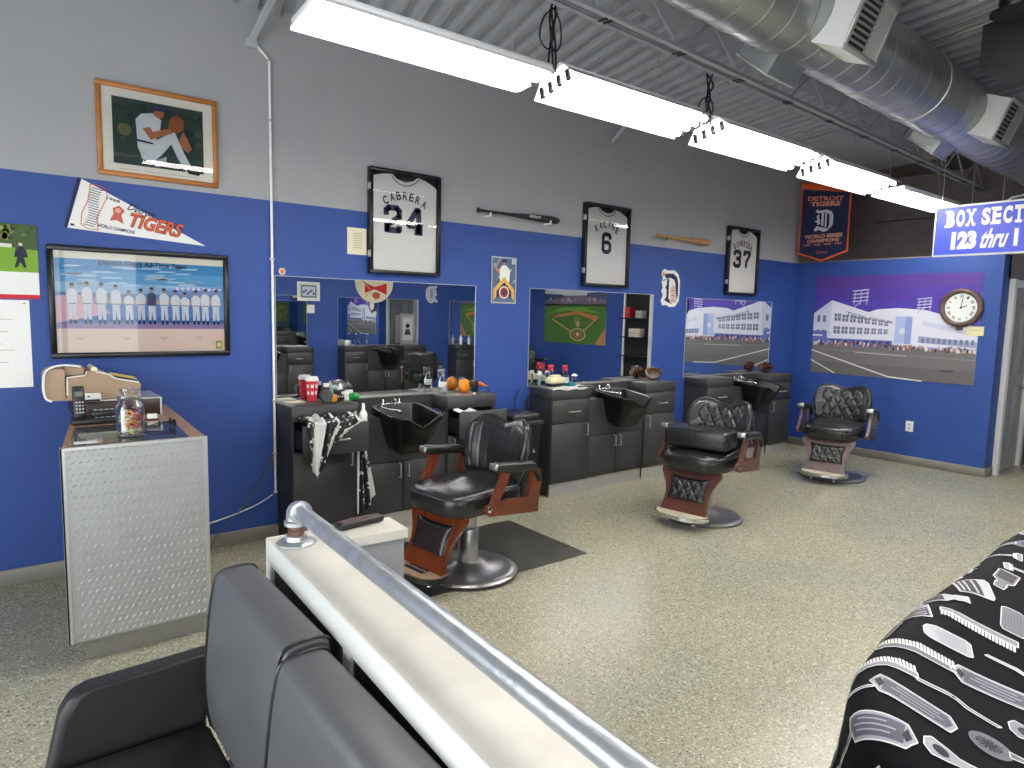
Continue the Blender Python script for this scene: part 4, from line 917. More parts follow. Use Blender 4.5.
        m.prism([(.10, .405), (.15, .405), (.135, .44), (.085, .56), (.085, .60), (.02, .60), (.035, .54), (.08, .44)], .028, X=Xa)
        m.prism([(-.255, .44), (-.16, .44), (-.175, .52), (-.175, .60), (-.25, .60), (-.27, .52)], .028, X=Xa)
        m.build('arm_panel', t)
        p = MB(leather); p.X = LIFT; y = s*AW
        p.grid(lambda a, b: ((-.235+.385*b) if True else 0, y+.038*math.copysign(abs(math.cos(2*PI*a))**.6, math.cos(2*PI*a))*(1-.35*max(0, (b-.93)/.07)), .622-.07*max(0, .16-b)/.16*1.0+.03*math.copysign(abs(math.sin(2*PI*a))**.6, math.sin(2*PI*a))*(1-.35*max(0, (b-.93)/.07))), 20, 14, wrap_u=True)
        n0 = len(p.v); p.f.append(tuple(range(n0-20, n0))); p.mi.append(0); p.sm.append(False); p.f.append(tuple(range(19, -1, -1))); p.mi.append(0); p.sm.append(False)
        p.build('arm_pad', t)
        c = MB(steel); c.X = LIFT; c.box(.143, .160, y-.034, y+.034, .606, .647, bev=.008); c.build('arm_cap', t)
        c = MB(chrome); c.X = LIFT; c.lathe([(0, 0), (.014, 0), (.016, .005), (0, .009)], 16, X=Matrix.Translation((.165, y+(.013 if s > 0 else -.013), .375)) @ Matrix.Rotation(-s*PI/2, 4, 'X')); c.build('arm_bolt', t)
    # leg board with tufted pad and foot platform
    hw = [(0, .195), (.10, .190), (.25, .180), (.42, .182), (.58, .200), (.72, .228), (.84, .250), (.93, .254), (.985, .240), (1.0, .21)]
    def bp(y, s_, off=0):
        return Vector((.350-.11*s_+.03*(1-s_)**3+off, y, .115+.335*s_))
    outl = [(h, s_) for s_, h in hw]+[(.10, .965), (.0, .955)]; outl = outl+[(-h, s_) for h, s_ in reversed(outl[:-1])]
    m = MB(wood); tr = tessellate_polygon([[Vector((a, b, 0)) for a, b in outl]]); n = len(outl)
    vs = [bp(a, b) for a, b in outl]+[bp(a, b, -.028) for a, b in outl]; m.add(vs, list(tr)+[tuple(i+n for i in f) for f in tr]+[(i, (i+1) % n, n+(i+1) % n, n+i) for i in range(n)]); m.build('leg_board', t)
    m = MB(pad_l)
    def padf(a, b):
        u, v = 2*a-1, b; wv = .150+.022*abs(2*v-1)**1.5*(1 if v > .5 else .3); s_ = .26+.54*v-.03*math.cos(PI*u/2)*(1 if v > .5 else -.6)*abs(2*v-1)
        th = ((1-abs(u)**6)**.5)*((1-abs(2*v-1)**6)**.5); q = bp(u*wv, s_, .001+.026*th+(tuft('diamond', u, v, 2.0, 1.6)*.8 if th > .85 and style == 'diamond' else 0)); return tuple(q)
    m.grid(padf, 36, 28); m.build('leg_pad', t)
    m = MB(chrome if style == 'diamond' else plastic); pl = [(.0, -.215), (.05, -.228), (.10, -.21), (.15, -.15), (.17, 0), (.15, .15), (.10, .21), (.05, .228), (.0, .215)]
    m.prism(pl, .030, X=Matrix.Translation((.34, 0, .082))); fp = m.build('foot_platform', t)
    m = MB(wear or mat('worn_cream_tread', (188, 182, 160), .6, var=.1, vscale=20)); m.prism([(x*.94, y*.94) for x, y in pl], .004, X=Matrix.Translation((.343, 0, .112)))
    if style != 'diamond':
        m.box(.37, .44, -.09, .09, .116, .117, dark); m.box(.40, .41, -.10, .10, .1165, .1175)
    m.build('tread', fp)
    m = MB(chrome); m.box(.25, .34, -.05, .05, .085, .10); 
    for s in (-1, 1): m.tube([(.40, s*.11, .082), (.40, s*.11, .045)], .008, 8); m.lathe([(.016, 0), (.018, .006), (.012, .016), (0, .018)], 14, X=Matrix.Translation((.40, s*.11, .032)))
    m.build('platform_feet', fp)
    m = MB(plastic); m.box(.14, .24, -.04, .04, .41, .44); m.box(.21, .24, -.04, .04, .20, .44); m.box(.22, .31, -.04, .04, .17, .21); m.build('leg_board_bracket', t)
    return t
rad = math.radians
barber_chair('black barber chair nearest the camera, smooth seat and red-brown wood arms, on a rubber mat', (2.35, -1.34, .012), rad(187.5), 'channel', wood_red, mat('worn_brown_tread', (150, 124, 100), .6, var=.4, vscale=30))
chair2 = barber_chair('middle barber chair holding a black booster cushion on its seat', (4.64, -1.45, 0), rad(191), 'diamond', mat('brown_wood', (86, 46, 34), .28, var=.22, vscale=5, stretch=(1, 5, 1), coat=.3))
chair3 = barber_chair('farthest barber chair with diamond-tufted back, in front of the far wall', (7.04, -1.33, 0), rad(194), 'diamond', wood_dull)
place(chair3, (6.1, -5.75, 0), rad(-60), 'black barber chair at the opposite station, seen only in the first mirror')
place(chair3, (8.6, -5.75, 0), rad(100), 'black barber chair at the opposite corner station, seen only in mirrors')
m = MB(pad_l); m.box(-.15, .15, -.26, .26, 0, .155, bev=.03, seg=4); bc = m.build('cushion_body')
t = thing('booster_cushion', 'thick black booster cushion resting on the middle barber chair', 'cushion', (4.64+.10*math.cos(rad(191)), -1.45+.10*math.sin(rad(191)), .608), rad(196)); bc.parent = t
m = MB(leather); m.tube([(.151, 0, .02), (.151, 0, .135)], .003, 6); m.tube([(.144, -.23, .148), (.144, .23, .148)], .004, 6); m.build('seam', t)

# rubber mat
m = MB(rubber); x0, x1, y0, y1 = 1.70, 3.225, -1.545, -.63
m.add([(x0, y0, .001), (x1, y0, .001), (x1, y1, .001), (x0, y1, .001), (x0+.07, y0+.07, .012), (x1-.07, y0+.07, .012), (x1-.07, y1-.07, .012), (x0+.07, y1-.07, .012)], [(0, 1, 5, 4), (1, 2, 6, 5), (2, 3, 7, 6), (3, 0, 4, 7), (4, 5, 6, 7), (3, 2, 1, 0)])
tag(m.build('floor_mat'), 'worn black rubber mat under the nearest barber chair', 'floor mat')

# trash bin
t = thing('trash_bin', 'tall black bin between the first and middle stations', 'bin', (3.62, -.20, 0))
m = MB(plastic); vs = []
for z, sx, sy in ((0, .125, .13), (.70, .155, .16)): vs += [(-sx, -sy, z), (sx, -sy, z), (sx, sy, z), (-sx, sy, z)]
m.add(vs, [(0, 1, 5, 4), (1, 2, 6, 5), (2, 3, 7, 6), (3, 0, 4, 7), (3, 2, 1, 0), (4, 5, 6, 7)]); m.build('bin_body', t)
m = MB(mat('bin_lid', (40, 40, 42), .35)); m.box(-.17, .17, -.175, .175, .70, .735, bev=.01); m.box(-.15, .15, -.155, .155, .73, .80, bev=.03, seg=3); m.build('bin_lid', t)
conduit('power_cable', 'black charger cords dangling beside the middle station', curve_pts([(3.90, -.05, .93), (3.86, -.04, .85), (3.88, -.05, .74), (3.85, -.04, .70), (3.87, -.05, .86)]), .008, plastic, 'cable')
conduit('power_cable', 'black cord with plug looping on the wall above the bin', curve_pts([(3.78, -.02, .96), (3.74, -.02, .85), (3.76, -.02, .72)]), .005, plastic, 'cable')

# ================================================================ RECEPTION STAND
PX0, PX1, PY0, PY1, PZ = .222, .812, -1.30, -.03, 1.018
plate_m = mat('diamond_plate', (172, 174, 172), .44, metal=.5, var=.04)
t = thing('reception_stand', 'tall narrow stand clad in diamond plate with a wood-edged glass top', 'reception stand', (0, 0, 0))
m = MB(mat('wood_laminate', (158, 122, 92), .4, var=.15, vscale=12, stretch=(1, 6, 1))); foot = [(PX0+.001, PY0+.010), (PX1-.004, PY0+.012), (PX1+.055, PY1), (PX0+.16, PY1)]; m.prism(foot, PZ-.15, X=Matrix.Translation((0, 0, .13))); m.prism([(PX0+.001, PY0+.010), (PX1, PY0+.010), (PX1+.06, PY1), (PX0+.155, PY1)], .02, X=Matrix.Translation((0, 0, PZ-.02))); m.build('cabinet_body', t)
m = MB(plate_m); m.box(PX0, PX1, PY0, PY0+.01, .122, PZ)
for r in range(34):
    for c in range(21):
        x = PX0+.026+c*.0285+(.014 if r % 2 else 0); z = .138+r*.0262
        if x > PX1-.02: continue
        a_ = rad(40 if (r+c) % 2 else 40); a_ = rad(28) if r % 2 else rad(58); L_, w_ = .0125, .0036; ux, uz = math.cos(a_)*L_, math.sin(a_)*L_; nx, nz = -math.sin(a_)*w_, math.cos(a_)*w_
        k0 = PY0
        m.add([(x-ux, k0, z-uz), (x-nx, k0, z-nz), (x+ux, k0, z+uz), (x+nx, k0, z+nz), (x, k0-.0048, z)], [(0, 1, 4), (1, 2, 4), (2, 3, 4), (3, 0, 4)])
m.build('plate_front', t)
m = MB(satin); m.box(PX0-.006, PX0+.012, PY0-.006, PY0, .12, PZ+.002); m.box(PX1-.012, PX1+.006, PY0-.006, PY0, .12, PZ+.002); m.box(PX0-.006, PX0, PY0-.006, PY0+.03, .12, PZ+.002); m.box(PX0, PX1, PY0-.007, PY0+.012, PZ-.012, PZ+.002); m.build('edge_trim', t)
m = MB(steel); m.prism([(PX0+.07, PY0+.055), (PX1-.01, PY0+.055), (PX1+.04, PY1-.02), (PX0+.2, PY1-.02)], .128, X=Matrix.Translation((0, 0, .001))); m.build('toe_kick', t)
m = MB(mat('dark_glass_inset', (60, 62, 66), .08, spec=.8)); m.prism([(PX0+.03, PY0+.03), (PX1-.07, PY0+.03), (PX1-.04, PY0+.56), (PX0+.10, PY0+.56)], .004, X=Matrix.Translation((0, 0, PZ))); m.build('glass_top', t)
m = MB(pc(150, 152, 140)); m.box(PX0+.09, PX0+.30, PY0+.20, PY0+.34, PZ+.004, PZ+.0055); tag(m.build('sheet_under_glass'), 'pale printed sheet lying on the dark glass of the stand', 'paper')
m = MB(WH); m.box(.275, .365, -1.235, -1.185, PZ+.004, PZ+.006); tag(m.build('business_card'), 'white card on the front left of the stand top', 'card')
def thingbox(name, label, cat, parts, loc, rz=0):
    t = thing(name, label, cat, loc, rz)
    for nm, b in parts: b.build(nm, t)
    return t
# cash drawer and old register on top
t = thing('cash_drawer', 'low dark brown cash drawer with metal edges under the old register', 'cash drawer', (.345, -.44, PZ))
m = MB(mat('dark_brown_case', (58, 40, 36), .4)); m.box(0, .43, 0, .36, 0.001, .095, bev=.004, seg=1); m.build('case', t)
m = MB(satin); m.box(-.004, .434, -.004, .364, .095, .102); 
for x in (0, .425): m.box(x-.003, x+.007, -.004, .0, 0, .095)
m.build('metal_edges', t)
t = thing('adding_machine', 'old tan adding machine with a rounded back and a row of yellow keys', 'adding machine', (.215, -.42, PZ+.104))
Xr = Matrix.Translation((0, .26, 0)) @ RX
m = MB(tan)
m.prism([(.09, 0), (.455, 0), (.46, .075), (.45, .088), (.33, .115), (.30, .14), (.26, .155), (.20, .158), (.19, .135), (.105, .125), (.10, .02)], .26, X=Xr); m.build('machine_body', t)
m = MB(tan); m.prism([(.0+.02*0, .03), (.01, .01), (.03, 0), (.095, 0), (.095, .17), (.05, .175), (.02, .165), (.003, .14)], .25, X=Xr); m.build('paper_hood', t)
m = MB(tan); m.prism([(.10, .135), (.185, .14), (.19, .175), (.10, .18)], .22, X=Xr); m.build('carriage', t)
m = MB(white_pl); m.tube(curve_pts([(.17, .0, .185), (.10, -.003, .195), (.04, -.003, .185), (.006, -.003, .155), (-.004, -.003, .08), (.004, -.003, .02), (.03, -.003, -.0)]), .006, 6); m.tube([(.103, -.002, .03), (.105, -.002, .128), (.19, -.002, .137), (.195, -.002, .16)], .0045, 6); m.tube(curve_pts([(.24, -.002, .155), (.30, -.002, .138), (.34, -.002, .112), (.45, -.002, .088)]), .0045, 6); m.build('cream_piping', t)
m = MB(plastic); m.prism([(.325, .117), (.45, .09), (.452, .097), (.33, .126)], .2, X=Matrix.Translation((0, .24, 0)) @ RX); m.cur = mat('yellow_key', (222, 190, 90), .4)
for i in range(7):
    for j in range(4): m.lathe([(.006, 0), (.007, .006), (.005, .009), (0, .0095)], 10, X=Matrix.Translation((.335+i*.018, .06+j*.05, .122-i*.0042)))
m.build('keyboard', t)
m = MB(mat('cream_roll', (226, 216, 180), .5)); m.tube([(.235, .02, .165), (.235, .24, .165)], .016, 14); m.build('paper_roll', t)
t = thing('card_reader', 'small white card reader propped against the cash drawer', 'card reader', (.36, -.475, PZ+.07), 0)
m = MB(white_pl); m.box(0, .11, -.002, .03, .03, .075, bev=.006); m.build('reader_body', t); m = MB(plastic); m.box(.006, .104, -.008, .028, .0305, .042, bev=.003); m.box(.045, .055, -.0045, -.002, .055, .062); m.build('reader_slot', t)
t = thing('cordless_phone', 'black cordless phone upright in its cradle beside a keypad base', 'telephone', (.375, -.60, PZ))
m = MB(plastic); m.box(-.06, .19, -.07, .06, .001, .03, bev=.008); m.box(.03, .18, -.02, .055, .03, .065, bev=.01); m.build('phone_base', t)
m = MB(plastic); m.box(-.028, .028, -.012, .018, .025, .20, bev=.009, X=Matrix.Translation((-.02, -.0, 0)) @ Matrix.Rotation(rad(-8), 4, 'X')); h = m.build('handset', t)
m = MB(mat('grey_keys', (170, 172, 172), .5))
for r in range(4):
    for c in range(3): m.box(-.036+c*.014, -.028+c*.014, -.0165, -.010, .055+r*.018, .063+r*.018, X=Matrix.Rotation(rad(-8), 4, 'X') @ Matrix.Translation((-.0, 0, 0)))
m.build('handset_keys', h)
m = MB(mat('grey_keys', (170, 172, 172), .5))
for r in range(4):
    for c in range(4): m.box(.045+c*.026, .06+c*.026, -.035+r*.018, -.027+r*.018, .066 if r > 1 else .031, .069 if r > 1 else .034)
m.build('base_keys', t)
m = MB(mat('screen_green', (70, 84, 78), .2)); m.box(-.038, -.002, -.0165, -.010, .145, .17, X=Matrix.Rotation(rad(-8), 4, 'X')); m.build('handset_screen', h)
# candy jar
t = thing('candy_jar', 'clear glass candy jar with a knobbed glass lid at the front of the stand', 'jar', (.515, -1.13, PZ+.005))
m = MB(clear_m); m.lathe([(.050, 0), (.060, .006), (.062, .13), (.058, .15), (.046, .165), (.044, .175), (.042, .173), (.055, .14), (.057, .012), (.0, .008)], 12, smooth=False); m.build('jar_body', t)
m = MB(clear_m); m.lathe([(.050, .176), (.054, .182), (.052, .198), (.035, .203), (.036, .215), (.045, .222), (.043, .232), (.0, .236)], 24); m.build('jar_lid', t)
m = MB(pc(226, 90, 96)); random.seed(21); cm = [pc(216, 80, 90), pc(240, 190, 90), pc(236, 232, 226), pc(200, 90, 150), pc(224, 130, 60), pc(236, 150, 160), pc(190, 210, 110)]
for i in range(170):
    r_ = .045*math.sqrt(random.random()); a_ = random.random()*2*PI; z = .016+.105*random.random(); c_ = random.choice(cm if z > .04 else cm[1:3]+cm[6:])
    T_ = Matrix.Translation((r_*math.cos(a_), r_*math.sin(a_), z)) @ Matrix.Rotation(random.random()*3, 4, (random.random(), random.random(), 1)); m.box(-.009, .009, -.005, .005, -.004, .004, c_, .002, 1, T_)
tag(m.build('wrapped_candies', loc=(.515, -1.13, PZ+.005)), 'small bright wrapped candies filling the glass jar', 'candies', kind='stuff')
# glasses, small box, napkin
t = thing('eyeglasses', 'folded black eyeglasses on the glass top right of the candy jar', 'glasses', (.66, -1.0, PZ+.006), rad(12))
m = MB(plastic); m.tube(curve_pts([(-.07, 0, .004), (-.03, .01, .022), (.04, .02, .030), (.075, .02, .026)]), .003, 6); m.tube(curve_pts([(-.06, .03, .004), (.0, .03, .014), (.075, .035, .026)]), .003, 6); m.tube([(.075, .015, .03), (.078, .05, .03)], .003, 6); m.build('temples', t)
m = MB(plastic)
for s in (0, 1): m.lathe([(.019, -.0015), (.022, 0), (.019, .0015)], 20, X=Matrix.Translation((.078, .0+s*.05, .022)) @ Matrix.Rotation(PI/2, 4, 'Y'))
m.build('rims', t)
m = MB(white_pl); m.box(.665, .715, -.66, -.63, PZ, PZ+.035, bev=.004); m.box(.66, .72, -.665, -.625, PZ, PZ+.01, plastic, .003, 1); tag(m.build('tape_dispenser'), 'tiny white and black box behind the candy jar on the stand', 'box')
m = MB(WH); m.grid(lambda a, b: (.715+.10*a, -.20+.06*b, PZ+.004+.008*math.sin(3*a+4*b)**2), 8, 6); tag(m.build('paper_slip'), 'crumpled white slip at the back right corner of the stand top', 'paper')
m = MB(WH); m.grid(lambda a, b: (.425+.04*a+.02*b, -1.10+.05*b, PZ+.10+.035*a-.03*b), 4, 4); 
m = MB(plastic); m.box(.05, .07, 0, 0, 0, 0)

# ================================================================ HALF WALL, RAIL AND SEATS
HZ = .93
# half wall runs from (.66,-2.69) toward the camera's right; local x along its length
A0 = Vector((.661, -2.69)); A1 = Vector((.60, -3.93)); dv = (A1-A0).normalized(); hwang = math.atan2(dv.y, dv.x)
t = thing('half_wall', 'cream-topped white half wall with a short wing and dark recessed panels behind the waiting seats', 'half wall', (A0.x, A0.y, 0), hwang)
# local: +x toward the camera, +y to world +x side
wv = .155; L_ = 2.3
m = MB(pc(150, 152, 152)); m.box(.01, L_, .012, wv-.012, 0, HZ-.03); m.box(.01, .135, wv-.02, .410, 0, HZ-.03); m.build('wall_core', t)
m = MB(cream_top); m.prism([(0, 0), (L_, 0), (L_, wv), (.148, wv), (.148, .418), (0, .418)], .03, X=Matrix.Translation((0, 0, HZ-.03))); m.build('cap', t)
m = MB(white_p); m.box(0, L_, -.004, .012, HZ-.075, HZ-.001, bev=.002, seg=1); m.box(0, .06, -.004, .012, 0, HZ-.07)
for x in (.66, 1.40, 2.1): m.box(x, x+.045, -.003, .012, 0, HZ-.07)
m.box(0, L_, -.003, .012, 0, .1); m.build('face_frame', t)
m = MB(mat('dark_recess_panel', (62, 56, 58), .6)); m.box(.06, L_, .006, .0125, .1, HZ-.07); m.build('recessed_panel', t)
# galvanised pipe rail
t = thing('pipe_rail', 'thick galvanised pipe rail mounted along the top of the half wall', 'rail', (A0.x, A0.y, HZ), hwang)
PR = .0245
m = MB(galv2); m.tube(curve_pts([(.10, .062, .075), (.10, .062, .09), (.107, .063, .103), (.122, .064, .107), (.14, .064, .107)], 6), .030, 20); m.lathe([(.031, 0), (.036, .002), (.036, .014), (.031, .016)], 24, X=Matrix.Translation((.10, .062, .058))); m.lathe([(.029, 0), (.034, .002), (.034, .016), (.029, .018)], 24, X=Matrix.Translation((.128, .0645, .107)) @ Matrix.Rotation(PI/2, 4, 'Y')); m.build('elbow', t)
m = MB(galv2); m.tube([(.13, .064, .107), (2.28, .082, .107)], PR, 28); m.build('pipe', t)
m = MB(mat('rusty_nipple', (112, 84, 74), .5, metal=.5, var=.3, vscale=40)); m.lathe([(.023, .02), (.023, .036), (.026, .038), (.026, .044), (.023, .046), (.023, .062)], 24, X=Matrix.Translation((.10, .062, 0))); m.build('nipple', t)
m = MB(galv2); m.lathe([(.058, 0), (.058, .006), (.050, .010), (.034, .013), (.030, .026), (.022, .028)], 36, X=Matrix.Translation((.10, .062, .0005))); m.build('floor_flange', t)
# remote on the wing
t = thing('remote_control', 'long black remote control lying on the cream wing of the half wall', 'remote control', (.955, -2.735, HZ+.001), rad(9))
m = MB(plastic); m.box(-.085, .085, -.024, .024, 0, .022, bev=.007); m.build('remote_body', t)
m = MB(mat('remote_buttons', (120, 90, 90), .5))
for i in range(9):
    for j in range(3): m.box(-.07+i*.014, -.062+i*.014, -.016+j*.012, -.009+j*.012, .022, .0235)
m.build('buttons', t)

# waiting seats (vinyl), backs against the half wall
def waiting_seat(label, y_far, y_near, dz=0, dx=0):
    t = thing('waiting_seat', label, 'chair', (0, y_far, 0), 0, 'waiting seats against the half wall'); Wd = y_far-y_near
    # back cushion: profile in x,z (front leaning), rounded
    prof = [(.475, .36), (.44, .40), (.428, .55), (.444, .74), (.458, .825), (.466, .852), (.482, .866), (.52, .872), (.555, .872), (.578, .862), (.586, .83), (.584, .70), (.575, .45), (.56, .36)]
    prof = [(x+dx, z+dz) for x, z in prof]
    P_ = curve_pts([(x, 0, z) for x, z in prof], 3); n = len(P_); cx = sum(p.x for p in P_)/n; cz = sum(p.z for p in P_)/n
    m = MB(vinyl); vs = []; secs = [(0, .90), (.006, .955), (.018, .99), (.035, 1)]; S_ = [(d, s_) for d, s_ in secs]+[(Wd/2, 1.0)]+[(Wd-d, s_) for d, s_ in reversed(secs)]
    for d, s_ in S_:
        for p in P_: vs.append((cx+(p.x-cx)*(s_ if True else 1)*1.0, -d, cz+(p.z-cz)*(1-(1-s_)*.35)))
    fs = [(i*n+k, i*n+(k+1) % n, (i+1)*n+(k+1) % n, (i+1)*n+k) for i in range(len(S_)-1) for k in range(n)]; fs += [tuple(range(n)), tuple((len(S_)-1)*n+k for k in range(n-1, -1, -1))]
    m.add(vs, fs, smooth=True); m.build('back_cushion', t)
    for d in (.012, Wd-.012):
        q = MB(leather); q.tube([(cx+(p.x-cx)*1.0, -d, cz+(p.z-cz)*1.0) for p in P_], .005, 6); q.build('piping', t)
    q = MB(vinyl_d); q.box(-.08, .47, -Wd, 0, .26, .41, bev=.03, seg=3); q.build('seat_cushion', t)
    q = MB(plastic); q.box(-.05, .55, -Wd+.02, -.02, .20, .27, bev=.005)
    for x in (-.02, .52):
        for yy in (-.05, -Wd+.05): q.tube([(x, yy, 0), (x, yy, .21)], .016, 10)
    q.build('frame', t)
    return t
waiting_seat('charcoal vinyl waiting seat farther from the camera, beside the dark arm panel', -2.72, -3.31, 0, .032)
waiting_seat('charcoal vinyl waiting seat nearer the camera, cut off by the bottom edge', -3.33, -3.94, -.005, .012)
t = thing('seat_arm_panel', 'black upholstered end panel at the far end of the waiting seats', 'arm panel', (0, -2.63, 0))
m = MB(vinyl_d); m.prism([(.0, .10), (.47, .10), (.47, .40), (.52, .55), (.50, .605), (.16, .594), (.125, .582), (.10, .54)], .075, X=Matrix.Translation((0, 0, 0)) @ RX)
o = m.build('panel_body', t); bv = o.modifiers.new('bevel', 'BEVEL'); bv.width = .018; bv.segments = 4; bv.limit_method = 'ANGLE'
for f in o.data.polygons: f.use_smooth = True
m = MB(plastic)
for x in (.10, .43): m.tube([(x, -.037, 0), (x, -.037, .11)], .014, 10)
m.build('panel_legs', t)

# ================================================================ THINGS ON THE STATIONS
TZ = .987
t = thing('drink_cup', 'red paper cup with a white lid on the first station', 'cup', (1.825, -.075, TZ))
m = MB(pc(206, 52, 66)); m.lathe([(.032, 0), (.045, .15), (.043, .15), (.0, .148)], 28); m.build('cup_body', t)
m = MB(WH); m.lathe([(.047, .148), (.048, .156), (.045, .166), (.040, .178), (.0, .178)], 28); m.build('cup_lid', t)
m = MB(WH); m.flat = True
for a0 in (3.6, 4.4, 5.2):
    for z in (.05, .10):
        aa = a0; r_ = .0335+.0867*z; m.add([((r_+.001)*math.cos(aa+q), (r_+.001)*math.sin(aa+q), zz) for q, zz in ((-.22, z), (.22, z), (.22, z+.035), (-.22, z+.035))], [(0, 1, 2, 3)])
m.build('white_panels', t)
def bottle(name, label, x, y, prof, mt, cap=None, z=TZ, cat='bottle'):
    t = thing(name, label, cat, (x, y, z)); m = MB(mt); m.lathe(prof, 24); m.build('bottle_body', t)
    if cap: m = MB(cap[1]); m.lathe(cap[0], 20); m.build('cap', t)
    return t
m = MB(mat('dark_tray', (36, 36, 40), .3)); m.box(1.63, 2.04, -.325, -.20, TZ, TZ+.008, bev=.003, seg=1); m.box(1.64, 2.03, -.315, -.21, TZ+.0075, TZ+.0085, rubber); tag(m.build('tool_mat'), 'flat dark tool tray along the front of the first station', 'tray')
m = MB(WH); m.box(1.62, 1.75, -.14, -.04, TZ, TZ+.005); m.box(1.63, 1.74, -.15, -.06, TZ+.005, TZ+.009, CR); tag(m.build('paper_stack'), 'short stack of pale papers at the left end of the first station', 'paper')
t = thing('round_brush', 'grey rounded brush with an orange side on the tool tray', 'brush', (1.86, -.25, TZ+.009))
m = MB(mat('grey_bristle', (70, 72, 72), .8)); m.lathe([(0, -.03), (.042, -.028), (.046, 0), (.042, .028), (0, .03)], 24, X=Matrix.Translation((0, 0, .046)) @ RX); m.build('brush_head', t)
m = MB(mat('amber_orange', (214, 132, 30), .3)); m.box(.03, .075, -.03, .02, 0.0, .055, bev=.012); m.build('amber_side', t)
t = thing('hair_clipper', 'black and chrome hair clipper lying behind the orange brush', 'hair clipper', (1.97, -.20, TZ+.009), rad(14))
m = MB(plastic); m.box(-.03, .10, -.022, .022, 0, .045, bev=.014, seg=3); m.box(.0, .08, .02, .05, .02, .075, bev=.012); m.build('clipper_body', t)
m = MB(chrome); 
for i in range(6): m.box(-.04+i*.02, -.03+i*.02, -.026, -.018, .02+.003*(i % 2), .032+.003*(i % 2), bev=.002, seg=1)
m.box(-.06, -.03, -.02, .02, .01, .03); m.build('clipper_blade', t)
bottle('white_cap_bottle', 'small dark bottle with a white cap behind the clipper', 1.93, -.08, [(.022, 0), (.024, .005), (.024, .09), (.018, .10), (0, .10)], plastic, ([(.021, .10), (.021, .125), (0, .126)], WH))
bottle('nozzle_bottle', 'white squeeze bottle with a pointed nozzle near the middle of the first station', 2.03, -.10, [(.022, 0), (.024, .005), (.024, .07), (.016, .085), (.007, .12), (0, .122)], white_pl)
bottle('cream_jar', 'small white jar beside the green jar', 2.03, -.19, [(.026, 0), (.028, .004), (.028, .05), (.03, .052), (.03, .068), (0, .07)], white_pl, cat='jar')
grn = mat('green_gel', (24, 150, 70), .25)
bottle('gel_jar', 'bright green jar with a white lid at the right of the first counter', 2.075, -.15, [(.03, 0), (.036, .01), (.036, .05), (.03, .058), (0, .058)], grn, ([(.031, .058), (.031, .075), (0, .076)], WH), cat='jar')
m = MB(grn); m.lathe([(0, -.022), (.02, -.02), (.026, 0), (.02, .02), (0, .022)], 18, X=Matrix.Translation((2.12, -.17, TZ+.027)) @ Matrix.Rotation(PI/2, 4, 'Y')); tag(m.build('green_tub'), 'small green tub on its side next to the green jar', 'tub')
bottle('lotion_bottle', 'tall white squeeze bottle standing in the open drawer of the first station', 2.105-.06, -.46, [(.026, 0), (.028, .006), (.028, .22), (.022, .24), (.012, .255), (.010, .30), (0, .302)], white_pl, z=.702)
bottle('tonic_bottle', 'slim clear bottle with amber liquid standing in the open drawer beside the white bottle', 2.045-.06, -.46, [(.020, 0), (.022, .006), (.022, .20), (.012, .22), (.012, .25), (0, .252)], mat('clear_plastic', (190, 188, 178), .15, trans=.5), z=.702)
def spray(label, x, y, head, liquid, tint=(200, 206, 210), h=.155):
    t = thing('spray_bottle', label, 'spray bottle', (x, y, TZ)); m = MB(clear_mat('clear_bottle', (.93, .95, .96)) if 'clear_bottle' not in bpy.data.materials else bpy.data.materials['clear_bottle'])
    m.lathe([(.030, 0), (.034, .006), (.034, h*.5), (.030, h*.62), (.015, h), (.0, h)], 24); m.build('bottle_body', t)
    if liquid: m = MB(liquid); m.lathe([(0, .003), (.031, .004), (.032, h*.32), (0, h*.32)], 20); m.build('liquid', t)
    m = MB(WH); a_ = 0; m.flat = True
    m.lathe([(.0335, h*.35), (.0335, h*.62)] if not liquid else [(.0345, h*.25), (.032, h*.55)], 16); m.build('label_band', t)
    m = MB(head); m.lathe([(.016, h-.005), (.016, h+.015), (.009, h+.018), (.009, h+.03), (0, h+.03)], 16); m.box(-.045, .02, -.009, .009, h+.025, h+.047, bev=.005); m.tube([(-.03, 0, h+.028), (-.045, 0, h-.0), (-.038, 0, h-.02)], .004, 6); m.build('spray_head', t)
    return t
spray('clear spray bottle with a grey head on the right end of the first station', 2.905, -.12, mat('grey_head', (120, 122, 126), .4), None)
spray('clear spray bottle with a red and white head and blue label on the middle station', 4.20, -.19, pc(208, 60, 76), mat('teal_liquid', (20, 110, 130), .2))
spray('spray bottle with a red head at the back of the middle station', 4.13, -.07, pc(208, 60, 76), mat('teal_liquid', (20, 110, 130), .2), h=.15)
t = thing('orange_canister', 'glossy round orange canister on the right end of the first station', 'canister', (3.13, -.10, TZ))
m = MB(mat('glossy_orange', (236, 136, 20), .15, var=.15, vscale=20)); m.lathe([(.026, 0), (.042, .012), (.048, .045), (.046, .08), (.036, .10), (.012, .108), (0, .106)], 28); m.build('canister_body', t)
m = MB(mat('olive_cap', (90, 96, 30), .4)); m.lathe([(.018, .105), (.014, .113), (0, .114)], 14); m.build('canister_cap', t)
t = thing('hair_dryer', 'black holder with an orange-handled tool leaning right of the orange canister', 'hair tool', (3.235, -.10, TZ))
m = MB(plastic); m.box(-.02, .025, -.03, .03, 0, .10, bev=.01); m.tube(curve_pts([(.02, .0, .09), (.07, -.01, .06), (.12, -.02, .03), (.14, -.03, .004)]), .005, 6); m.build('holder', t)
m = MB(mat('red_orange_handle', (232, 104, 32), .25)); m.tube([(.02, -.01, .075), (.05, -.012, .065), (.09, -.015, .048), (.115, -.018, .040)], [.014, .018, .012, .008], 12); m.build('orange_handle', t)
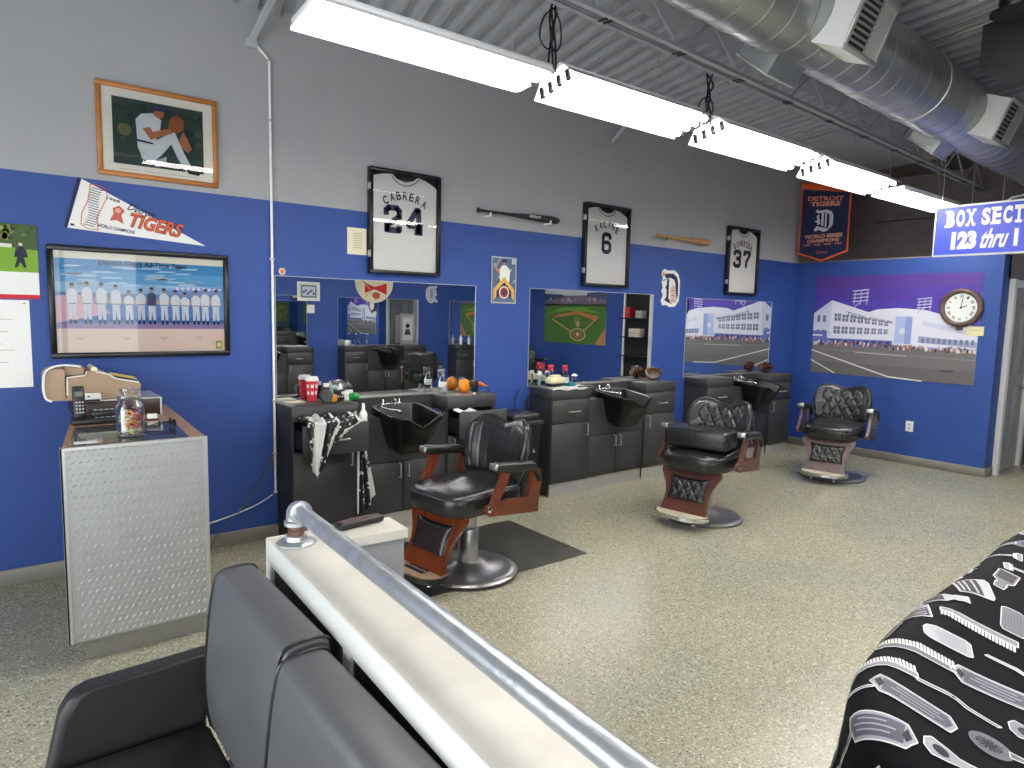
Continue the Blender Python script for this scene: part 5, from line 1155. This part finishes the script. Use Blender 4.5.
m = MB(pc(176, 90, 70)); m.box(2.97, 3.10, -.285, -.265, TZ, TZ+.005, bev=.002, seg=1); m.box(3.10, 3.12, -.29, -.26, TZ, TZ+.010, CR); tag(m.build('hair_comb'), 'reddish comb lying at the front of the first station right counter', 'comb')
m = MB(mat('blue_folder', (40, 50, 100), .4)); m.box(2.62, 2.80, -.26, -.09, .872, .885, bev=.003, seg=1); tag(m.build('blue_case'), 'dark blue flat case between the shampoo bowl and the right cabinet', 'case')
m = MB(WH); m.grid(lambda a, b: (2.86+.16*a, -.45+.10*b, .872+.012*math.sin(7*a)+.012*b), 10, 6); tag(m.build('paper_sheet'), 'crumpled pale paper sticking out of the open right drawer', 'paper')
# middle station
m = MB(cape_white)
def tw(a, b):
    x = 3.925+.50*a; y = -.335+.20*b; return (x, y, TZ+.007+.006*math.sin(15*a+4*b)+.004*math.sin(23*b+9*a)-(.016 if b < .04 else 0))
m.grid(tw, 40, 16); m.grid(lambda a, b: (lambda p: (p[0], p[1], TZ+.0005))(tw(a, b)), 10, 4); tag(m.build('white_towel'), 'white towel spread over the left counter of the middle station', 'towel')
t = thing('wipes_tub', 'cream tissue tub on a dark base on the middle station towel', 'tub', (4.06, -.20, TZ+.012), rad(6))
m = MB(mat('cream_tissue', (226, 218, 176), .6)); m.box(-.09, .09, -.05, .05, .025, .085, bev=.022, seg=3); m.box(-.05, .06, -.03, .03, .07, .105, bev=.015); m.build('tissue_pack', t)
m = MB(plastic); m.box(-.085, .07, -.045, .045, 0, .03, bev=.006); m.build('dark_base', t)
bottle('pump_bottle', 'short clear bottle with a white cap at the right of the towel', 4.30, -.20, [(.026, 0), (.028, .004), (.028, .06), (.014, .085), (0, .085)], clear_m, ([(.028, .085), (.030, .092), (.012, .105), (0, .106)], WH), z=TZ+.012)
m = MB(mat('teal_liquid', (20, 110, 130), .2)); m.lathe([(.0, 0), (.035, 0), (.04, .012), (.03, .035), (0, .04)], 18, X=Matrix.Translation((4.21, -.26, TZ+.012))); tag(m.build('teal_bowl'), 'small teal dish in front of the spray bottle on the towel', 'dish')
for i, (x, y) in enumerate(((3.955, -.10), (3.99, -.06))):
    t = thing('metal_trimmer', ('left' if i == 0 else 'right')+' of two upright chrome trimmers at the left end of the middle station', 'trimmer', (x, y, TZ+.012))
    m = MB(steel); m.lathe([(.014, 0), (.016, .01), (.012, .06), (.014, .10), (.0, .10)], 14); m.build('handle', t)
    m = MB(white_pl); m.prism([(-.022, 0), (.022, 0), (.012, .03), (-.012, .03)], .02, X=Matrix.Translation((0, .01, .10)) @ RX); m.build('head', t)
m = MB(plastic); m.box(4.34, 4.42, -.335, -.29, TZ+.0, TZ+.018, bev=.008); m.tube([(4.24, -.32, TZ+.012), (4.42, -.32, TZ+.012)], .008, 8, lam_top); tag(m.build('folded_strap'), 'grey folded strap at the front right of the middle station towel', 'strap')
# baseball gloves standing on the right cabinets
def glove(label, x, y, leather_c, heel_c, rz):
    t = thing('baseball_glove', label, 'baseball glove', (x, y, TZ), rz)
    m = MB(leather_c)
    m.grid(lambda a, b: (.085*math.cos(2*PI*a)*math.sin(PI*b)**.7, .05*math.sin(2*PI*a)*math.sin(PI*b)**.7*(1 if math.sin(2*PI*a) > 0 else .35), .062-.060*math.cos(PI*b)), 24, 14, wrap_u=True); m.build('palm', t)
    for i in range(4):
        f = MB(leather_c); u = -.06+.038*i; f.tube(curve_pts([(u*.7, .03, .05), (u, .03, .10), (u*1.05, .0, .125-abs(i-1.5)*.008), (u, -.025, .115)]), [.016]*8*3+[.012], 10); f.build('finger', t)
    f = MB(leather_c); f.tube(curve_pts([(.07, .0, .03), (.09, -.01, .07), (.085, -.035, .095)]), .016, 10); f.build('thumb', t)
    f = MB(heel_c); f.grid(lambda a, b: (.070*math.cos(2*PI*a)*math.sin(PI*b)**.6-.01, -.028-.025*abs(math.sin(PI*b))**.6*(.6+.4*math.sin(2*PI*a)), .055+.035*math.sin(2*PI*a)*math.sin(PI*b)**.6), 20, 10, wrap_u=True); f.build('wrist_pad', t)
    f = MB(heel_c); f.tube(curve_pts([(-.07, -.03, .05), (-.085, .0, .09), (-.05, .01, .125), (.0, .01, .13)]), .008, 8); f.build('binding', t)
    return t
glove('brown baseball glove with a grey wrist pad standing on the middle station', 5.50, -.12, mat('brown_leather', (98, 58, 34), .45, var=.3, vscale=25), mat('grey_pad', (170, 160, 146), .5), rad(-15))
glove('dark olive baseball glove with red inside standing on the far station', 7.62, -.12, mat('dark_red_leather', (96, 40, 28), .45, var=.4, vscale=25), mat('olive_pad', (66, 62, 48), .5), rad(-15))
# opposite counter items seen in the first mirror
OY = YB+.16
bottle('water_bottle', 'left of two clear water bottles on the opposite counter, seen in the first mirror', 5.44, OY, [(.030, 0), (.032, .15), (.014, .19), (.014, .21), (0, .21)], clear_m, ([(.016, .21), (.016, .225), (0, .226)], WH))
bottle('water_bottle', 'right of two clear water bottles on the opposite counter, seen in the first mirror', 5.68, OY, [(.030, 0), (.032, .15), (.014, .19), (.014, .21), (0, .21)], clear_m, ([(.016, .21), (.016, .225), (0, .226)], WH))
bottle('white_mug', 'white tub on the opposite counter, seen in the first mirror', 5.27, OY, [(.05, 0), (.06, .01), (.062, .10), (.055, .10), (.05, .02), (0, .02)], white_pl, cat='tub')
for i, x in enumerate((7.05, 7.25)):
    bottle('squeeze_bottle', ('left' if i == 0 else 'right')+' white squeeze bottle on the opposite corner station, seen in the first mirror', x+.75, OY, [(.03, 0), (.032, .12), (.012, .15), (.008, .19), (0, .19)], white_pl)
def portrait(a): a.rect(0, 0, 1, 1, pc(150, 154, 152), 1); a.rect(.12, .12, .88, .9, pc(190, 192, 190), 2); a.disc(.5, .62, .16, BK, 3); a.poly([(.25, .3), (.75, .3), (.65, .5), (.35, .5)], pc(60, 60, 62), 3)
framed('framed_print', 'grey-framed portrait standing on the opposite counter, seen in the first mirror', 'picture', 0, TZ, .34, .62, pc(130, 132, 130), .03, .02, portrait, y=YB+.12, rz=PI, xl=6.72, glass=False)

# capes draped over the open drawer and hanging below it
def cape_sheet(name, label, fn, nu, nv, bands):
    m = MB(cape_m); m.grid(fn, nu, nv, mfn=bands); 
    o = m.build(name); s_ = o.modifiers.new('cloth_thickness', 'SOLIDIFY'); s_.thickness = .004; return tag(o, label, 'cape')
def drp(a, b):
    # a across, b down over the drawer front
    fold = .022*math.sin(15*a+2.5*b)+.008*math.sin(37*a)
    if b < .25: q = b/.25; return (1.60+.40*a+.02*(1-q), -.33-.215*q, .905-.008*q+abs(fold)*.9+.01*math.sin(9*q))
    q = (b-.25)/.75; low = .34*(1-1.15*max(0, a-.22)) if a > .22 else .34-.25*(.22-a)
    xx = 1.60+.40*a+(1.64-(1.60+.40*a))*(.45*q)
    return (xx, -.552-.02*q-abs(fold)*1.3, .90-q*(low+.02*math.sin(9*a)))
cape_sheet('draped_cape', 'black and white patterned cape draped over the open drawer of the first station', drp, 56, 40, lambda a, b: cape_white if (.16 < a+.12*b < .34) or a > .86 or (.52 < a+.05*b < .60) else cape_m)
def hng(a, b):
    fold = .02*math.sin(19*a+1.2*b); wv = .05+.10*b-.02*b*b; zz = .69-.48*b*(1-.25*max(0, a-.55)/.45)
    return (2.045+wv*(a-.42)*1.1+.02*b, -.42-fold*.8-.01*b, zz)
cape_sheet('hanging_cape', 'narrow black and white cape hanging below the open drawer of the first station', hng, 40, 40, lambda a, b: cape_white if (a > .70 and (b < .2 or b > .42)) or a < .07 else cape_m)

# ================================================================ FOREGROUND CAPE
CX, CY, CA, CB = 1.90, -4.68, .70, .53
def topz(x, y): return .95+.09*min(1.2, max(-.3, (x-1.35)/.85))-.42*max(0, (-4.24-y))
def Rr(th):
    c, s_ = abs(math.cos(th))/CA, abs(math.sin(th))/CB; return (c**5+s_**5)**(-1/5)
RHO = .075
def drape(p, q, off=0):
    th = math.atan2(q, p); r = math.hypot(p, q); R = Rr(th); fold = .016*math.sin(9*th+1)+.010*math.sin(17*th)
    f = R-RHO
    if r < f: rad_, dz = r, 0
    elif r < f+RHO*PI/2: k = (r-f)/RHO; rad_, dz = f+RHO*math.sin(k), RHO*(1-math.cos(k))
    else: dz = RHO+(r-f-RHO*PI/2); rad_ = R+fold*min(1, (dz-RHO)/.25)+.13*(dz-RHO)
    x, y = CX+rad_*math.cos(th), CY+rad_*math.sin(th)
    wr = .006*math.sin(9*x+5*y)+.004*math.sin(17*y-6*x)
    return Vector((x, y, max(.1, topz(x, y)-dz+wr)))
def drape_off(p, q, off):
    a = drape(p, q); e = .004; du = drape(p+e, q)-a; dvv = drape(p, q+e)-a; n = du.cross(dvv)
    return a+n.normalized()*off if n.length > 1e-12 else a
m = MB(cape_black)
nu, nv = 150, 70; RM = 1.75
def cp(a, b):
    th = 2*PI*a; R = Rr(th); tot = R-RHO+RHO*PI/2+.72; return tuple(drape(b*tot*math.cos(th), b*tot*math.sin(th)))
m.grid(cp, nu, nv, wrap_u=True)
TW = [pc(190, 190, 194), pc(146, 148, 154), pc(120, 121, 128), pc(168, 168, 174)]; TL = pc(96, 97, 106); TD = pc(52, 50, 58)
def refine(tris, pts, lim):
    out = []; st = list(tris)
    while st:
        a, b, c = st.pop(); L = [((a[0]-b[0])**2+(a[1]-b[1])**2, 0), ((b[0]-c[0])**2+(b[1]-c[1])**2, 1), ((c[0]-a[0])**2+(c[1]-a[1])**2, 2)]; M_ = max(L)
        if M_[0] < lim*lim: out.append((a, b, c)); continue
        if M_[1] == 0: mm = ((a[0]+b[0])/2, (a[1]+b[1])/2); st += [(a, mm, c), (mm, b, c)]
        elif M_[1] == 1: mm = ((b[0]+c[0])/2, (b[1]+c[1])/2); st += [(a, b, mm), (a, mm, c)]
        else: mm = ((a[0]+c[0])/2, (a[1]+c[1])/2); st += [(a, b, mm), (mm, b, c)]
    return out
class Tool:
    def __init__(s, p, q, rot, sc): s.p, s.q, s.c, s.s, s.k = p, q, math.cos(rot), math.sin(rot), sc
    def T(s, x, y): x *= s.k; y *= s.k; return (s.p+x*s.c-y*s.s, s.q+x*s.s+y*s.c)
    def poly(s, pts, mt, l):
        P_ = [s.T(*a) for a in pts]; tr = tessellate_polygon([[Vector((a, b, 0)) for a, b in P_]]); tris = refine([(P_[i], P_[j], P_[k]) for i, j, k in tr], P_, .022)
        vs = []; fs = []; ix = {}
        for tri in tris:
            f = []
            for v in tri:
                if v not in ix: ix[v] = len(vs); vs.append(tuple(drape_off(v[0], v[1], .0015+.0007*l)))
                f.append(ix[v])
            fs.append(tuple(f))
        m.add(vs, fs, mt, True)
        if l == 1 and len(pts) < 13 and mt is not TL and not getattr(s, 'inl', 0):
            s.inl = 1; s.line(list(pts)+[pts[0]], .015, WH, 1.6); s.inl = 0
    def line(s, pts, w_, mt, l):
        for (x0, y0), (x1, y1) in zip(pts, pts[1:]):
            L = math.hypot(x1-x0, y1-y0) or 1e-6; nx, ny = -(y1-y0)/L*w_/2, (x1-x0)/L*w_/2; s.poly([(x0+nx, y0+ny), (x0-nx, y0-ny), (x1-nx, y1-ny), (x1+nx, y1+ny)], mt, l)
    def el(s, cx, cy, rx, ry, mt, l, n=14): s.poly([(cx+rx*math.cos(2*PI*i/n), cy+ry*math.sin(2*PI*i/n)) for i in range(n)], mt, l)
def t_comb(T, c): 
    T.poly([(-.5, -.02), (-.5, .08), (.5, .12), (.5, -.0)], c, 1)
    for i in range(22): T.poly([(-.48+i*.044, -.13), (-.462+i*.044, -.13), (-.462+i*.044, .0), (-.48+i*.044, .0)], c, 1)
def t_razor(T, c):
    T.line([(-.5, 0), (-.2, .03), (.1, .0), (.34, .0)], .055, c, 1); T.line([(-.45, .0), (.3, .01)], .012, TL, 2); T.poly([(.34, -.13), (.42, -.13), (.42, .13), (.34, .13)], c, 1)
    for i in range(5): T.poly([(.30, -.11+i*.05), (.34, -.11+i*.05), (.34, -.09+i*.05), (.30, -.09+i*.05)], c, 1)
def t_brush(T, c):
    T.poly([(-.4, -.13), (-.4, .13), (-.1, .07), (0, .06), (.12, .10), (.3, .14), (.38, .06), (.38, -.06), (.3, -.14), (.12, -.10), (0, -.06), (-.1, -.07)], c, 1); T.el(.2, 0, .09, .07, TD, 2)
    for i in range(5): T.line([(-.38, -.1+i*.05), (-.12, -.04+i*.02)], .008, TL, 2)
def t_jar(T, c):
    T.poly([(-.28, -.22), (.28, -.22), (.28, .24), (.2, .28), (-.2, .28), (-.28, .24)], c, 1)
    T.poly([(-.25, -.19), (.25, -.19), (.25, .12), (-.25, .12)], TD, 2)
    for y in (.04, -.07, -.14): T.line([(-.23, y), (.23, y)], .03, c, 3)
def t_box(T, c):
    T.poly([(-.5, .02), (-.38, .16), (.42, .16), (.5, .02), (.42, -.14), (-.38, -.16)], c, 1); T.poly([(-.35, .12), (.38, .12), (.45, .02), (.38, -.10), (-.35, -.12)], TL, 2); T.poly([(-.44, .02), (-.38, .09), (-.33, .02), (-.38, -.09)], TD, 3)
    for y, a_, b_ in ((.06, -.2, .3), (.0, -.26, .34), (-.06, -.15, .25)): T.line([(a_, y), (b_, y)], .018, c, 3)
def t_clip(T, c):
    T.poly([(-.06, .18), (.16, .30), (.26, .22), (.24, .12), (.05, .06)], c, 1); T.line([(0, .12), (-.2, .05), (-.42, -.14)], .05, c, 1); T.line([(.08, .1), (.12, -.1), (.08, -.38)], .05, c, 1); T.line([(-.2, .05), (-.26, .16), (-.20, .18)], .022, c, 1); T.el(.06, .14, .04, .04, TD, 2, 10); T.line([(.1, -.14), (.2, -.14)], .02, c, 1)
def t_hbrush(T, c):
    T.el(-.15, 0, .24, .17, c, 1, 20); T.poly([(.05, -.05), (.2, -.035), (.42, -.05), (.48, 0), (.42, .05), (.2, .035), (.05, .05)], c, 1); T.el(-.17, 0, .15, .09, TD, 2, 16)
    for i in range(14): a_ = 2*PI*i/14; T.line([(-.17+.08*math.cos(a_), .05*math.sin(a_)), (-.17+.20*math.cos(a_), .14*math.sin(a_))], .014, TL if i % 2 else c, 3)
def t_blade(T, c):
    T.poly([(-.36, -.14), (-.28, -.18), (.28, -.18), (.34, -.1), (.34, .1), (.28, .18), (-.28, .18), (-.36, .14)], c, 1)
    for i in range(6): T.line([(-.28, -.12+i*.045), (.26-.03*i, -.10+i*.045)], .008, TL, 2)
def t_bottle(T, c):
    T.poly([(-.4, -.17), (-.4, .17), (.05, .17), (.16, .08), (.22, .08), (.22, .1), (.42, .08), (.42, -.08), (.22, -.1), (.22, -.08), (.16, -.08), (.05, -.17)], c, 1); T.poly([(-.35, -.13), (-.35, .13), (.02, .13), (.02, -.13)], TD, 2)
    for i in range(4): T.line([(-.32+i*.09, -.1), (-.32+i*.09, .1)], .02, TL, 3)
def t_razor2(T, c): T.poly([(-.5, .02), (-.46, .06), (-.1, .05), (.0, .0), (.1, .0), (.46, .10), (.5, .06), (.12, -.05), (0, -.05), (-.14, .0)], c, 1); T.el(.04, -.02, .02, .02, TD, 2, 8)
def t_oval(T, c): T.el(-.12, .04, .22, .10, c, 1, 18); T.el(-.12, .05, .18, .07, TD, 2, 18); T.el(.16, -.06, .2, .09, TL, 1, 16); T.line([(0, -.1), (.3, -.12)], .03, c, 3)
tools = [t_jar, t_box, t_razor, t_blade, t_brush, t_clip, t_comb, t_hbrush, t_bottle, t_razor2, t_oval]
random.seed(31); cnt = 0
LA, LB, PHI = .140, .084, rad(-66)
for i in range(-16, 16):
    for j in range(-20, 20):
        aa = (i+(.5 if j % 2 else 0))*LA+random.uniform(-.008, .008); bb = j*LB+random.uniform(-.006, .006)
        p = aa*math.cos(PHI)-bb*math.sin(PHI); q = aa*math.sin(PHI)+bb*math.cos(PHI); th = math.atan2(q, p)
        if math.hypot(p, q) > Rr(th)+.42 or p > .8 or q < -.7: continue
        f = tools[(i*4+j*7+cnt) % len(tools)]; cnt += 1
        f(Tool(p, q, PHI+random.choice((0, PI))+random.uniform(-.15, .15)+(random.choice((PI/2, 0, 1.1)) if f in (t_jar, t_clip, t_blade, t_bottle) else 0), .130 if f in (t_blade, t_bottle) else .148), random.choice(TW))
tag(m.build('barber_cape'), 'black barber cape printed with white razors, combs and clippers, draped in the right foreground', 'cape')
hid = place(chair2, (1.90, -4.55, 0), rad(-90), 'barber chair completely covered by the black printed cape in the foreground'); hid.scale = (.9, .9, .9)
